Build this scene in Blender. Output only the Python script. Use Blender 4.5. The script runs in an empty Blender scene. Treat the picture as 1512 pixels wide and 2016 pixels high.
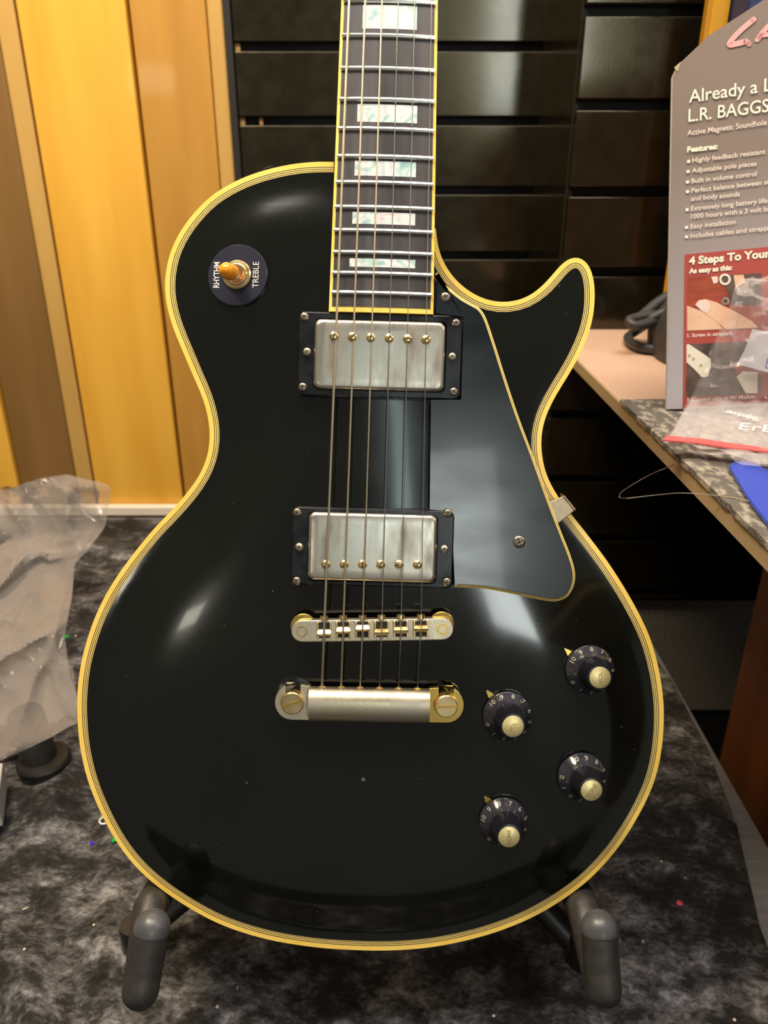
import bpy, bmesh, math, random
import numpy as np
from mathutils import Vector, Matrix, noise as mnoise
from mathutils.geometry import delaunay_2d_cdt

random.seed(7)
R = math.radians
scene = bpy.context.scene
col = scene.collection

# ------------------------------------------------------------------ camera
CAM = Vector((0, 0, 0.49)); PITCH = R(24); F = 1514.0
cd = bpy.data.cameras.new('camera'); cam = bpy.data.objects.new('camera', cd); col.objects.link(cam)
cam.location = CAM; cam.rotation_euler = (R(90) - PITCH, 0, 0)
cd.sensor_fit = 'VERTICAL'; cd.sensor_height = 36; cd.lens = F / 2016 * 36
cd.clip_start = 0.01; cd.clip_end = 30
cd.dof.use_dof = True; cd.dof.focus_distance = 0.425; cd.dof.aperture_fstop = 11
scene.camera = cam
FWD = Vector((0, math.cos(PITCH), -math.sin(PITCH))); UPV = Vector((0, math.sin(PITCH), math.cos(PITCH))); RGT = Vector((1, 0, 0))

# ------------------------------------------------------------------ world, lights, exposure
w = bpy.data.worlds.new('world'); scene.world = w; w.use_nodes = True
w.node_tree.nodes['Background'].inputs[0].default_value = (1.0, 0.93, 0.80, 1)
w.node_tree.nodes['Background'].inputs[1].default_value = 0.16
vs = scene.view_settings
vs.view_transform = 'Standard'; vs.look = 'None'; vs.gamma = 1.0; vs.use_curve_mapping = False; vs.exposure = 0.0

def area(name, loc, target, sx, sy, power, colr, spread=180):
    l = bpy.data.lights.new(name, 'AREA'); l.shape = 'RECTANGLE'; l.size = sx; l.size_y = sy
    l.energy = power; l.color = colr; l.spread = R(spread)
    o = bpy.data.objects.new(name, l); col.objects.link(o); o.location = loc
    o.rotation_euler = (Vector(target) - Vector(loc)).to_track_quat('-Z', 'Y').to_euler()
    return o
area('ceiling_lamp_warm', (-0.52, 0.42, 1.50), (-0.40, 0.85, 0.0), 0.30, 0.30, 19, (1.0, 0.80, 0.50))
area('ceiling_lamp_white', (0.05, 0.24, 1.75), (0.02, 0.42, 0.0), 1.2, 0.45, 26, (1.0, 0.93, 0.84))
area('shop_window', (0.68, -2.1, 1.05), (0.3, 1.0, 0.5), 0.34, 0.62, 7.5, (0.92, 1.0, 0.96))
area('doorway_tube_lamp', (0.12, -2.1, 1.35), (0.12, 0.4, 0.6), 0.09, 0.8, 1.3, (0.80, 1.0, 1.0))
area('far_wall_lamp', (-1.05, -1.76, 0.865), (-0.1, 0.36, 0.27), 0.20, 0.12, 1.0, (1.0, 0.95, 0.80))
area('wall_spot_right', (1.05, 0.10, 1.15), (0.33, 0.5, 0.33), 0.16, 0.16, 3.2, (1.0, 0.82, 0.70))

# ------------------------------------------------------------------ pixel rays
def ray(px, py):
    return FWD + RGT * ((px - 756) / F) + UPV * (-(py - 1008) / F)
def on_z(px, py, z):
    d = ray(px, py); return CAM + d * ((z - CAM.z) / d.z)
def on_y(px, py, y):
    d = ray(px, py); return CAM + d * ((y - CAM.y) / d.y)
def at_depth(px, py, t):
    return CAM + ray(px, py) * t

# ------------------------------------------------------------------ mesh helpers
class MB:
    def __init__(s): s.v = []; s.f = []
    def add(s, vs_, fs):
        o = len(s.v); s.v += [tuple(p) for p in vs_]; s.f += [tuple(i + o for i in f) for f in fs]; return s
    def box(s, c, size, M=None):
        c = Vector(c); hx, hy, hz = size[0] / 2, size[1] / 2, size[2] / 2
        vv = [Vector((x, y, z)) for z in (-hz, hz) for y in (-hy, hy) for x in (-hx, hx)]
        if M is not None: vv = [M @ p for p in vv]
        return s.add([p + c for p in vv], [(0, 2, 3, 1), (4, 5, 7, 6), (0, 1, 5, 4), (2, 6, 7, 3), (0, 4, 6, 2), (1, 3, 7, 5)])
    def lathe(s, prof, c=(0, 0, 0), axis=(0, 0, 1), n=32, rfun=None):
        c = Vector(c); q = Vector(axis).normalized().to_track_quat('Z', 'Y'); vv = []
        for k, (r, z) in enumerate(prof):
            for i in range(n):
                a = 2 * math.pi * i / n; rr = max(r, 1e-6) * (rfun(k, i) if rfun else 1)
                vv.append(c + q @ Vector((rr * math.cos(a), rr * math.sin(a), z)))
        ff = [(k * n + i, k * n + (i + 1) % n, (k + 1) * n + (i + 1) % n, (k + 1) * n + i) for k in range(len(prof) - 1) for i in range(n)]
        if prof[0][0] > 1e-5: ff.append(tuple(range(n - 1, -1, -1)))
        if prof[-1][0] > 1e-5: ff.append(tuple((len(prof) - 1) * n + i for i in range(n)))
        return s.add(vv, ff)
    def cyl(s, p0, p1, r0, r1=None, n=16):
        p0 = Vector(p0); p1 = Vector(p1); L = (p1 - p0).length
        return s.lathe([(r0, 0), (r0 if r1 is None else r1, L)], p0, p1 - p0, n)
    def tube(s, path, r, n=10, cap=True, closed=False):
        P = [Vector(p) for p in path]; m = len(P); rr = r if isinstance(r, (list, tuple)) else [r] * m
        vv = []; prev = None
        for i in range(m):
            if closed: t = P[(i + 1) % m] - P[i - 1]
            else: t = P[min(i + 1, m - 1)] - P[max(i - 1, 0)]
            t.normalize()
            if prev is None:
                a = Vector((0, 0, 1)) if abs(t.z) < .9 else Vector((1, 0, 0)); nx = t.cross(a).normalized()
            else:
                nx = (prev - t * prev.dot(t)).normalized()
            prev = nx; ny = t.cross(nx)
            for k in range(n):
                a = 2 * math.pi * k / n; vv.append(P[i] + (nx * math.cos(a) + ny * math.sin(a)) * rr[i])
        ff = []
        for i in range(m if closed else m - 1):
            j = (i + 1) % m
            for k in range(n): ff.append((i * n + k, i * n + (k + 1) % n, j * n + (k + 1) % n, j * n + k))
        if cap and not closed: ff += [tuple(range(n - 1, -1, -1)), tuple((m - 1) * n + k for k in range(n))]
        return s.add(vv, ff)
    def prism(s, poly, z0, z1):
        n = len(poly); g = (lambda f, p: f(*p) if callable(f) else f)
        vv = [(p[0], p[1], g(z0, p)) for p in poly] + [(p[0], p[1], g(z1, p)) for p in poly]
        a = sum(poly[i][0] * poly[(i + 1) % n][1] - poly[(i + 1) % n][0] * poly[i][1] for i in range(n))
        ids = list(range(n))
        ff = [tuple(ids[::-1]), tuple(n + i for i in ids)] + [(i, (i + 1) % n, n + (i + 1) % n, n + i) for i in ids]
        if a < 0: ff = [f[::-1] for f in ff]
        return s.add(vv, ff)
    def xf(s, M): s.v = [tuple(M @ Vector(p)) for p in s.v]; return s
    def mesh(s, name, smooth=True, ang=35):
        me = bpy.data.meshes.new(name); me.from_pydata(s.v, [], s.f); me.update()
        if smooth:
            me.polygons.foreach_set('use_smooth', [True] * len(me.polygons)); me.set_sharp_from_angle(angle=R(ang))
        return me
    def build(s, name, m, parent=None, smooth=True, ang=35, bevel=0, segs=2, M=None):
        o = bpy.data.objects.new(name, s.mesh(name, smooth, ang)); col.objects.link(o)
        o.data.materials.append(m)
        if parent is not None: o.parent = parent
        if M is not None: o.matrix_local = M
        if bevel:
            b = o.modifiers.new('bevel', 'BEVEL'); b.width = bevel; b.segments = segs; b.limit_method = 'ANGLE'; b.angle_limit = R(40)
            if smooth: b.harden_normals = True
        return o

def link(name, me, m, parent=None):
    o = bpy.data.objects.new(name, me); col.objects.link(o)
    if m is not None and not me.materials: me.materials.append(m)
    if parent is not None: o.parent = parent
    return o
def empty(name, M, label, cat, group=None):
    o = bpy.data.objects.new(name, None); col.objects.link(o); o.empty_display_size = .02
    o.matrix_world = M if isinstance(M, Matrix) else Matrix.Translation(Vector(M))
    return tag(o, label, cat, group)
def tag(o, label=None, cat=None, group=None, kind=None):
    if label: o['label'] = label
    if cat: o['category'] = cat
    if group: o['group'] = group
    if kind: o['kind'] = kind
    return o
def text_mesh(s, size, bold=0.0, align='LEFT', ext=0.0, shear=0.0):
    c = bpy.data.curves.new('lettering', 'FONT'); c.body = s; c.size = size; c.align_x = align
    c.offset = bold; c.extrude = ext; c.shear = shear; c.resolution_u = 3
    o = bpy.data.objects.new('lettering', c); col.objects.link(o)
    dg = bpy.context.evaluated_depsgraph_get()
    me = bpy.data.meshes.new_from_object(o.evaluated_get(dg)); me.name = 'lettering'
    bpy.data.objects.remove(o); bpy.data.curves.remove(c)
    return me
def lettering(s, size, m, parent, M, bold=0, align='LEFT', ext=0.00008, shear=0, name='lettering', width=None, yscale=None):
    me = text_mesh(s, size, bold, align, ext, shear); me.materials.clear(); me.materials.append(m)
    if width:
        xs = [v.co.x for v in me.vertices]; k = width / max(1e-6, max(xs) - min(xs))
        me.transform(Matrix.Diagonal((k, yscale or 1, 1, 1)))
    o = link(name, me, m, parent); o.matrix_local = M
    return o
def poly_uv(p, k=3):      # closed Catmull-Rom
    out = []; n = len(p)
    for i in range(n):
        p0, p1, p2, p3 = [np.array(p[(i + j) % n], float) for j in (-1, 0, 1, 2)]
        for q in range(k):
            t = q / k
            out.append(.5 * (2 * p1 + (p2 - p0) * t + (2 * p0 - 5 * p1 + 4 * p2 - p3) * t * t + (3 * p1 - p0 - 3 * p2 + p3) * t ** 3))
    return out
def curve_pts(p, k=8):    # open Catmull-Rom through 3-D points
    P = [Vector(q) for q in p]; P = [P[0] * 2 - P[1]] + P + [P[-1] * 2 - P[-2]]; out = []
    for i in range(1, len(P) - 2):
        p0, p1, p2, p3 = P[i - 1], P[i], P[i + 1], P[i + 2]
        for q in range(k):
            t = q / k; out.append(.5 * (2 * p1 + (p2 - p0) * t + (2 * p0 - 5 * p1 + 4 * p2 - p3) * t * t + (3 * p1 - p0 - 3 * p2 + p3) * t ** 3))
    out.append(P[-2]); return out

# ------------------------------------------------------------------ materials
def mat(name, c, rough=.5, metal=0, coat=0, spec=.5, c2=None, scale=20, detail=4, stretch=(1, 1, 1), lo=.35, hi=.65,
        bump=0, bscale=None, r2=None, sheen=0, coord='Object', trans=0, alpha=1, dist=0):
    m = bpy.data.materials.new(name); m.use_nodes = True; N = m.node_tree.nodes; L = m.node_tree.links
    b = N['Principled BSDF']; b.inputs['Base Color'].default_value = (*c, 1); b.inputs['Roughness'].default_value = rough
    b.inputs['Metallic'].default_value = metal; b.inputs['Coat Weight'].default_value = coat; b.inputs['Coat Roughness'].default_value = .06
    b.inputs['Specular IOR Level'].default_value = spec; b.inputs['Sheen Weight'].default_value = sheen
    b.inputs['Transmission Weight'].default_value = trans; b.inputs['Alpha'].default_value = alpha
    if c2 or bump or r2 is not None:
        tc = N.new('ShaderNodeTexCoord'); mp = N.new('ShaderNodeMapping'); mp.inputs['Scale'].default_value = stretch
        L.new(tc.outputs[coord], mp.inputs[0])
        nz = N.new('ShaderNodeTexNoise'); nz.inputs['Scale'].default_value = scale; nz.inputs['Detail'].default_value = detail
        nz.inputs['Distortion'].default_value = dist
        L.new(mp.outputs[0], nz.inputs['Vector'])
        mr = N.new('ShaderNodeMapRange'); mr.inputs[1].default_value = lo; mr.inputs[2].default_value = hi
        L.new(nz.outputs[0], mr.inputs[0])
        if c2:
            mx = N.new('ShaderNodeMix'); mx.data_type = 'RGBA'; mx.inputs[6].default_value = (*c, 1); mx.inputs[7].default_value = (*c2, 1)
            L.new(mr.outputs[0], mx.inputs[0]); L.new(mx.outputs[2], b.inputs['Base Color'])
        if r2 is not None:
            rr = N.new('ShaderNodeMapRange'); rr.inputs[3].default_value = rough; rr.inputs[4].default_value = r2
            L.new(mr.outputs[0], rr.inputs[0]); L.new(rr.outputs[0], b.inputs['Roughness'])
        if bump:
            n2 = nz
            if bscale:
                n2 = N.new('ShaderNodeTexNoise'); n2.inputs['Scale'].default_value = bscale; n2.inputs['Detail'].default_value = 5
                L.new(mp.outputs[0], n2.inputs['Vector'])
            bp = N.new('ShaderNodeBump'); bp.inputs['Strength'].default_value = bump; bp.inputs['Distance'].default_value = .002
            L.new(n2.outputs[0], bp.inputs['Height']); L.new(bp.outputs[0], b.inputs['Normal'])
    return m
def film(name, tint, see, rough=.12, haze=.35):
    m = bpy.data.materials.new(name); m.use_nodes = True; N = m.node_tree.nodes; L = m.node_tree.links
    b = N['Principled BSDF']; b.inputs['Base Color'].default_value = (*tint, 1); b.inputs['Roughness'].default_value = rough
    t = N.new('ShaderNodeBsdfTransparent'); mx = N.new('ShaderNodeMixShader'); lw = N.new('ShaderNodeLayerWeight'); lw.inputs[0].default_value = .45
    mr = N.new('ShaderNodeMapRange'); mr.inputs[3].default_value = (1 - see) * .55; mr.inputs[4].default_value = min(1, (1 - see) * 2.4); L.new(lw.outputs[1], mr.inputs[0]); L.new(mr.outputs[0], mx.inputs[0])
    L.new(t.outputs[0], mx.inputs[1]); L.new(b.outputs[0], mx.inputs[2]); L.new(mx.outputs[0], N['Material Output'].inputs[0])
    return m

LACQ = mat('black_lacquer', (.0030, .0036, .0026), .09, coat=.4, c2=(.005, .006, .004), scale=9, r2=.20, lo=.4, hi=.75)
def dust(m, c, scale, lo):
    N = m.node_tree.nodes; L = m.node_tree.links; b = N['Principled BSDF']; src = b.inputs['Base Color'].links[0].from_socket
    tc = N.new('ShaderNodeTexCoord'); nz = N.new('ShaderNodeTexNoise'); nz.inputs['Scale'].default_value = scale; nz.inputs['Detail'].default_value = 1; L.new(tc.outputs['Object'], nz.inputs['Vector'])
    mr = N.new('ShaderNodeMapRange'); mr.inputs[1].default_value = lo; mr.inputs[2].default_value = lo + .03; L.new(nz.outputs[0], mr.inputs[0])
    mx = N.new('ShaderNodeMix'); mx.data_type = 'RGBA'; mx.inputs[7].default_value = (*c, 1); L.new(src, mx.inputs[6]); L.new(mr.outputs[0], mx.inputs[0]); L.new(mx.outputs[2], b.inputs['Base Color'])
dust(LACQ, (.10, .09, .07), 420, .80)
CREAM = mat('aged_cream_plastic', (.95, .62, .10), .35, c2=(.98, .68, .16), scale=30)
CREAM2 = mat('cream_ply', (.88, .64, .20), .4)
BLACKPLY = mat('black_ply', (.012, .008, .004), .4)
EBONY = mat('ebony', (.034, .030, .031), .36, c2=(.085, .076, .080), scale=60, stretch=(1.2, .14, 1), detail=8)
FRETM = mat('fret_nickel', (.80, .77, .70), .22, metal=1)
PEARL = mat('mother_of_pearl', (.55, .74, .73), .20, c2=(.97, .93, .90), scale=45, detail=5, lo=.3, hi=.7, coat=.5, dist=2.5)
def pearl():
    m = bpy.data.materials.new('mother_of_pearl'); m.use_nodes = True; N = m.node_tree.nodes; L = m.node_tree.links; b = N['Principled BSDF']
    b.inputs['Roughness'].default_value = .22; b.inputs['Coat Weight'].default_value = .4
    tc = N.new('ShaderNodeTexCoord'); nz = N.new('ShaderNodeTexNoise'); nz.inputs['Scale'].default_value = 38; nz.inputs['Detail'].default_value = 4; nz.inputs['Distortion'].default_value = 3.5
    L.new(tc.outputs['Object'], nz.inputs['Vector']); cr = N.new('ShaderNodeValToRGB'); e = cr.color_ramp.elements
    e[0].position = .30; e[0].color = (.30, .50, .50, 1); e[1].position = .74; e[1].color = (.62, .46, .40, 1)
    for p_, c_ in ((.42, (.48, .66, .66, 1)), (.50, (.86, .86, .84, 1)), (.56, (.62, .70, .74, 1)), (.64, (.84, .74, .76, 1))): k_ = e.new(p_); k_.color = c_
    L.new(nz.outputs[0], cr.inputs[0]); L.new(cr.outputs[0], b.inputs['Base Color']); return m
PEARL = pearl()
RINGM = mat('black_ring_plastic', (.006, .006, .009), .16, c2=(.012, .012, .015), scale=80, r2=.3)
COVER = mat('worn_nickel_cover', (.92, .86, .74), .24, metal=1, c2=(.34, .29, .23), scale=105, detail=7, stretch=(1, .30, 1), r2=.46, lo=.40, hi=.74)
GOLD = mat('gold_plate', (.95, .70, .30), .22, metal=1, c2=(.80, .62, .36), scale=90, r2=.36)
GOLDW = mat('worn_gold', (.80, .69, .47), .34, metal=1, c2=(.64, .57, .46), scale=70, r2=.46, bump=.05, bscale=900)
GOLDY = mat('yellow_gold', (.92, .62, .16), .25, metal=1)
STEEL = mat('steel_screw', (.46, .38, .30), .36, metal=1, c2=(.28, .22, .17), scale=300)
SLOT = mat('screw_slot', (.03, .022, .014), .6)
WOUND = mat('wound_string', (.80, .70, .52), .35, metal=1)
PLAIN = mat('plain_string', (.80, .80, .78), .20, metal=1)
GUARD = mat('pickguard_black', (.005, .009, .012), .17, c2=(.008, .012, .015), scale=14, r2=.28, coat=.2, stretch=(1, 3, 1))
WASHER = mat('switch_washer', (.016, .017, .034), .34)
AMBER = mat('amber_tip', (.95, .33, .010), .16, coat=.6)
WHITEP = mat('silver_print', (.78, .76, .74), .5)
KNOBM = mat('knob_black', (.010, .010, .014), .20)
SKIRT = mat('knob_skirt_black', (.020, .020, .028), .12, c2=(.032, .032, .044), scale=120, coat=.8)
NUMS = mat('knob_numerals', (.42, .39, .30), .45)
CAPM = mat('brushed_gold_cap', (.98, .84, .46), .42, metal=.75, c2=(.90, .74, .34), scale=160)
ENGR = mat('engraving', (.22, .13, .03), .6)
MAHOG = mat('black_back', (.005, .005, .005), .2)
FOAM = mat('black_foam', (.026, .023, .021), .45, c2=(.038, .034, .032), scale=160, bump=.1, bscale=1200)
RUBBER = mat('rubber_cap', (.060, .060, .064), .36, c2=(.085, .085, .09), scale=140)
TUBEM = mat('black_tube', (.014, .013, .012), .4)
BRACK = mat('brown_nickel', (.52, .40, .27), .42, metal=1, c2=(.40, .30, .20), scale=160)
SLATM = mat('black_slat_laminate', (.007, .006, .004), .17, c2=(.011, .0095, .007), scale=55, r2=.24, bump=.04, bscale=500, coat=.75)
SLATM.node_tree.nodes['Principled BSDF'].inputs['Coat Roughness'].default_value = .11
SLATM.node_tree.nodes['Principled BSDF'].inputs['Coat Tint'].default_value = (1.0, .88, .60, 1)
SLATM.node_tree.nodes['Principled BSDF'].inputs['Specular Tint'].default_value = (1.0, .88, .60, 1)
GROOVEM = mat('groove_back', (.006, .005, .004), .7)
RAWMDF = mat('raw_board', (.34, .19, .06), .7)
KICK = mat('speckled_panel', (.15, .138, .125), .6, c2=(.23, .21, .195), scale=220, detail=6)
WOODA = mat('honey_pine', (.70, .345, .035), .40, c2=(.82, .46, .065), scale=11, detail=7, stretch=(2.2, 1, .25), lo=.3, hi=.7, coat=.15)
WOODB = mat('brown_pine', (.43, .205, .030), .45, c2=(.52, .265, .045), scale=11, detail=7, stretch=(2.2, 1, .25), coat=.15)
WOODC = mat('dark_pine', (.185, .095, .024), .5, c2=(.24, .125, .035), scale=10, detail=7, stretch=(2, 1, .25))
WOODL = mat('pale_pine_edge', (.50, .29, .075), .45, c2=(.56, .34, .10), scale=10, detail=6, stretch=(2, 1, .25))
WHITEW = mat('white_strip', (.80, .72, .62), .5)
DESKM = mat('pinkish_laminate', (.62, .40, .29), .45, c2=(.66, .44, .33), scale=8)
DESKE = mat('tan_edge_band', (.42, .30, .17), .5)
WALNUT = mat('dark_stained_wood', (.095, .028, .007), .45, c2=(.19, .062, .015), scale=14, detail=8, stretch=(1, 2.0, .16), lo=.3, hi=.7)
GREYB = mat('grey_table_board', (.16, .16, .17), .6, c2=(.20, .20, .215), scale=30, stretch=(1, 6, 1))
FLOORM = mat('dark_floor', (.04, .034, .03), .6, c2=(.05, .044, .04), scale=6)
CARPET = mat('mottled_grey_carpet', (.115, .10, .085), .9, c2=(.34, .295, .235), scale=190, detail=3, lo=.48, hi=.64, bump=.6, bscale=420, stretch=(1, .55, 1))
BOARD = mat('warm_grey_card', (.30, .245, .235), .5, c2=(.33, .275, .275), scale=4)
def graded(name, ca, cb, y0, y1):
    m = bpy.data.materials.new(name); m.use_nodes = True; N = m.node_tree.nodes; L = m.node_tree.links; b = N['Principled BSDF']; b.inputs['Roughness'].default_value = .45
    tc = N.new('ShaderNodeTexCoord'); sp = N.new('ShaderNodeSeparateXYZ'); L.new(tc.outputs['Object'], sp.inputs[0])
    mr = N.new('ShaderNodeMapRange'); mr.inputs[1].default_value = y0; mr.inputs[2].default_value = y1; L.new(sp.outputs[1], mr.inputs[0])
    mx = N.new('ShaderNodeMix'); mx.data_type = 'RGBA'; mx.inputs[6].default_value = (*ca, 1); mx.inputs[7].default_value = (*cb, 1)
    L.new(mr.outputs[0], mx.inputs[0]); L.new(mx.outputs[2], b.inputs['Base Color']); return m
BOARD = graded('grey_printed_card', (.50, .46, .50), (.255, .195, .165), .01, .17)
BOARDE = mat('card_edge', (.62, .58, .55), .7)
TAN = mat('scuffed_card_core', (.55, .42, .26), .8)
PINK = mat('pink_print', (.86, .42, .42), .5)
IVORY = mat('ivory_print', (.95, .90, .74), .5)
PALE = mat('pale_print', (.88, .76, .68), .5)
REDP = mat('brick_red_print', (.42, .065, .05), .45, c2=(.46, .075, .06), scale=20)
PH_RED = mat('photo_red_wood', (.42, .075, .03), .45, c2=(.30, .05, .025), scale=60, stretch=(1, 4, 1))
PH_SKIN = mat('photo_skin', (.86, .50, .32), .45, c2=(.90, .60, .42), scale=60)
PH_NAIL = mat('photo_nail', (.90, .72, .66), .4)
PH_DARK = mat('photo_dark', (.06, .045, .04), .45, c2=(.16, .10, .08), scale=90)
PH_WHITE = mat('photo_cream', (.88, .82, .70), .45)
PH_GREY = mat('photo_grey', (.40, .38, .36), .45, c2=(.12, .10, .09), scale=200)
BLUE = mat('blue_plastic', (.028, .068, .46), .35, c2=(.036, .078, .50), scale=10)
BLUEINK = mat('blue_ink', (.10, .14, .50), .5)
LABELM = mat('white_label', (.80, .78, .84), .45)
REDZ = mat('red_zip', (.86, .11, .11), .35)
CABLE = mat('grey_black_cable', (.040, .037, .036), .5)
POUCH = mat('charcoal_vinyl', (.030, .027, .025), .55, c2=(.044, .040, .037), scale=30)
YELLOW = mat('yellow_plastic', (.90, .42, .02), .4)
YELLOWD = mat('yellow_dark', (.66, .30, .015), .4)
NAVY = mat('navy_box', (.022, .038, .12), .5)
PAPER = mat('white_paper', (.62, .58, .55), .6)
TANPAPER = mat('tan_paper', (.42, .27, .15), .7, c2=(.5, .34, .2), scale=14)
FILM = film('clear_film', (.30, .272, .262), .60, .12)
FILM2 = film('zip_film', (.66, .61, .61), .78, .12)
FILM3 = film('bag_print', (.92, .86, .88), .35, .4)

def velvet():
    m = bpy.data.materials.new('crushed_velvet'); m.use_nodes = True; N = m.node_tree.nodes; L = m.node_tree.links
    b = N['Principled BSDF']; b.inputs['Roughness'].default_value = .75; b.inputs['Specular IOR Level'].default_value = .2
    b.inputs['Sheen Weight'].default_value = .25; b.inputs['Sheen Roughness'].default_value = .4
    tc = N.new('ShaderNodeTexCoord')
    def nz(scale, det, dist, st=(1, 1, 1), rot=0):
        mp = N.new('ShaderNodeMapping'); mp.inputs['Scale'].default_value = st; mp.inputs['Rotation'].default_value = (0, 0, rot)
        L.new(tc.outputs['Object'], mp.inputs[0])
        n = N.new('ShaderNodeTexNoise'); n.inputs['Scale'].default_value = scale; n.inputs['Detail'].default_value = det
        n.inputs['Distortion'].default_value = dist; n.inputs['Roughness'].default_value = .62; L.new(mp.outputs[0], n.inputs['Vector']); return n
    a = nz(40, 7, .35, (1, 1.4, 1), .5); c = nz(190, 5, .5, (1, 1.5, 1), .3); d = nz(9, 2, .3)
    def math_(op, x, y):
        k = N.new('ShaderNodeMath'); k.operation = op
        for i, q in enumerate((x, y)):
            if isinstance(q, (int, float)): k.inputs[i].default_value = q
            else: L.new(q, k.inputs[i])
        return k.outputs[0]
    s = math_('ADD', math_('MULTIPLY', a.outputs[0], .55), math_('ADD', math_('MULTIPLY', c.outputs[0], .30), math_('MULTIPLY', d.outputs[0], .35)))
    cr = N.new('ShaderNodeValToRGB'); e = cr.color_ramp.elements
    e[0].position = .50; e[0].color = (.010, .009, .008, 1); e[1].position = .76; e[1].color = (.32, .315, .335, 1)
    k = e.new(.58); k.color = (.026, .024, .024, 1); k2 = e.new(.66); k2.color = (.105, .101, .106, 1)
    L.new(s, cr.inputs[0]); L.new(cr.outputs[0], b.inputs['Base Color'])
    bp = N.new('ShaderNodeBump'); bp.inputs['Strength'].default_value = .5; bp.inputs['Distance'].default_value = .004
    L.new(s, bp.inputs['Height']); L.new(bp.outputs[0], b.inputs['Normal'])
    return m
VELVET = velvet()

# ------------------------------------------------------------------ the setting
def struct(o): return tag(o, kind='structure')
floor = struct(MB().box((0, .2, -.79), (3.6, 3.2, .04)).build('floor', FLOORM, smooth=False))

D1, D2 = 1.10, .88
# honey pine boarding on the left
wl = struct(MB().box((-.90, D1 + .045, .36), (1.42, .03, 2.26)).build('wall_left', GROOVEM, smooth=False))
for x0, x1, m, yo in ((-1.60, -1.43, WOODA, 0), (-1.428, -1.24, WOODB, .003), (-1.238, -1.042, WOODA, 0), (-1.04, -.902, WOODB, 0), (-.90, -.735, WOODC, .006), (-.735, -.566, WOODA, 0), (-.564, -.476, WOODC, .007),
                      (-.475, -.450, WOODL, .003), (-.4465, -.3135, WOODA, 0), (-.310, -.2165, WOODB, .003), (-.2155, -.1955, WOODL, .000)):
    MB().box(((x0 + x1) / 2, D1 + yo + .014, .36), (x1 - x0, .026, 2.25)).build('plank', m, wl, bevel=.003)
tr = struct(MB().box((-.62, D1 - .008, .0075), (.85, .014, .015)).build('trim_1', WHITEW, bevel=.002))
# slatwall, rear field
def slatwall(name, x0, x1, y, ztops, pitch, right_edge=False):
    wz0, wz1 = ztops[-1] - pitch, ztops[0]
    wb = struct(MB().box(((x0 + x1) / 2, y + .020, (wz0 + wz1) / 2), (x1 - x0, .012, wz1 - wz0)).build(name, GROOVEM, smooth=False))
    for zt in ztops:
        h = pitch - .0105
        MB().box(((x0 + x1) / 2, y + .007, zt - h / 2), (x1 - x0, .014, h)).build('slat', SLATM, wb, bevel=.0012)
    return wb
def ztan(y, D): return CAM.z + D * (ray(756, y).z / ray(756, y).y)
g1 = ztan(101, D1); g2 = ztan(247, D1); p1 = g1 - g2
sw1 = slatwall('wall_back', -.185, .215, D1, [g1 + p1 * k for k in (3, 2, 1, 0, -1, -2, -3, -4, -5, -6, -7, -8)], p1)
MB().box((-.1905, D1 + .006, .36), (.009, .02, 2.25)).build('edge_strip', GROOVEM, sw1, bevel=.001)
for k, dx in ((0, 0), (-1, 0), (-1, .024)):
    MB().box((-.1815 + dx, D1 + .0085, g1 + p1 * k + .005), (.006 if dx == 0 else .004, .008, .0085)).build('raw_board_end', RAWMDF, sw1, smooth=False)
q1 = ztan(32, D2); q2 = ztan(219, D2); p2 = (q1 - ztan(545, D2)) / 3
sw2 = slatwall('wall_right', .196, 1.45, D2, [q1 + p2 * k for k in (3, 2, 1, 0, -1, -2, -3, -4, -5, -6, -7)], p2)
MB().box((.199, D2 + .12, .5), (.006, .20, 1.0)).build('return_panel', SLATM, sw2, smooth=False)
zk = q1 - p2 * 8 - .002
kick = struct(MB().box((.88, D2 + .008, (zk - .21) / 2), (1.14, .012, zk + .21)).build('wall_kick', KICK, bevel=.001))
MB().box((.88, D2 + .002, zk + .003), (1.14, .014, .006)).build('ledge', SLATM, kick, bevel=.001)
struct(MB().box((.88, D2 + .012, -.49), (1.14, .012, .55)).build('wall_base', GROOVEM, smooth=False))

# ------------------------------------------------------------------ display table and velvet
TABM = Matrix.Translation((-.30, .60, -.77))
table = empty('display_table', TABM, 'low black table with a bare grey margin, carrying the velvet and the guitar', 'table')
def wbuild(mb, name, m, parent, **k):   # world-space verts -> parent space
    mb.xf(parent.matrix_world.inverted()); return mb.build(name, m, parent, **k)
bpy.context.view_layer.update()
TX0, TX1 = -.95, .305
wbuild(MB().prism([(TX0, .15), (TX1, .15), (TX1, .872), (.188, .872), (.188, 1.082), (TX0, 1.082)], -.023, -.001), 'tabletop', GREYB, table, bevel=.0015)
wbuild(MB().box(((TX0 + TX1) / 2, .52, -.05), (TX1 - TX0 - .06, .66, .052)), 'apron', TUBEM, table, bevel=.001)
for x in (TX0 + .06, TX1 - .06):
    for y in (.2, .83):
        wbuild(MB().box((x, y, -.423), (.045, .045, .694)), 'leg', TUBEM, table, bevel=.002)

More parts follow.
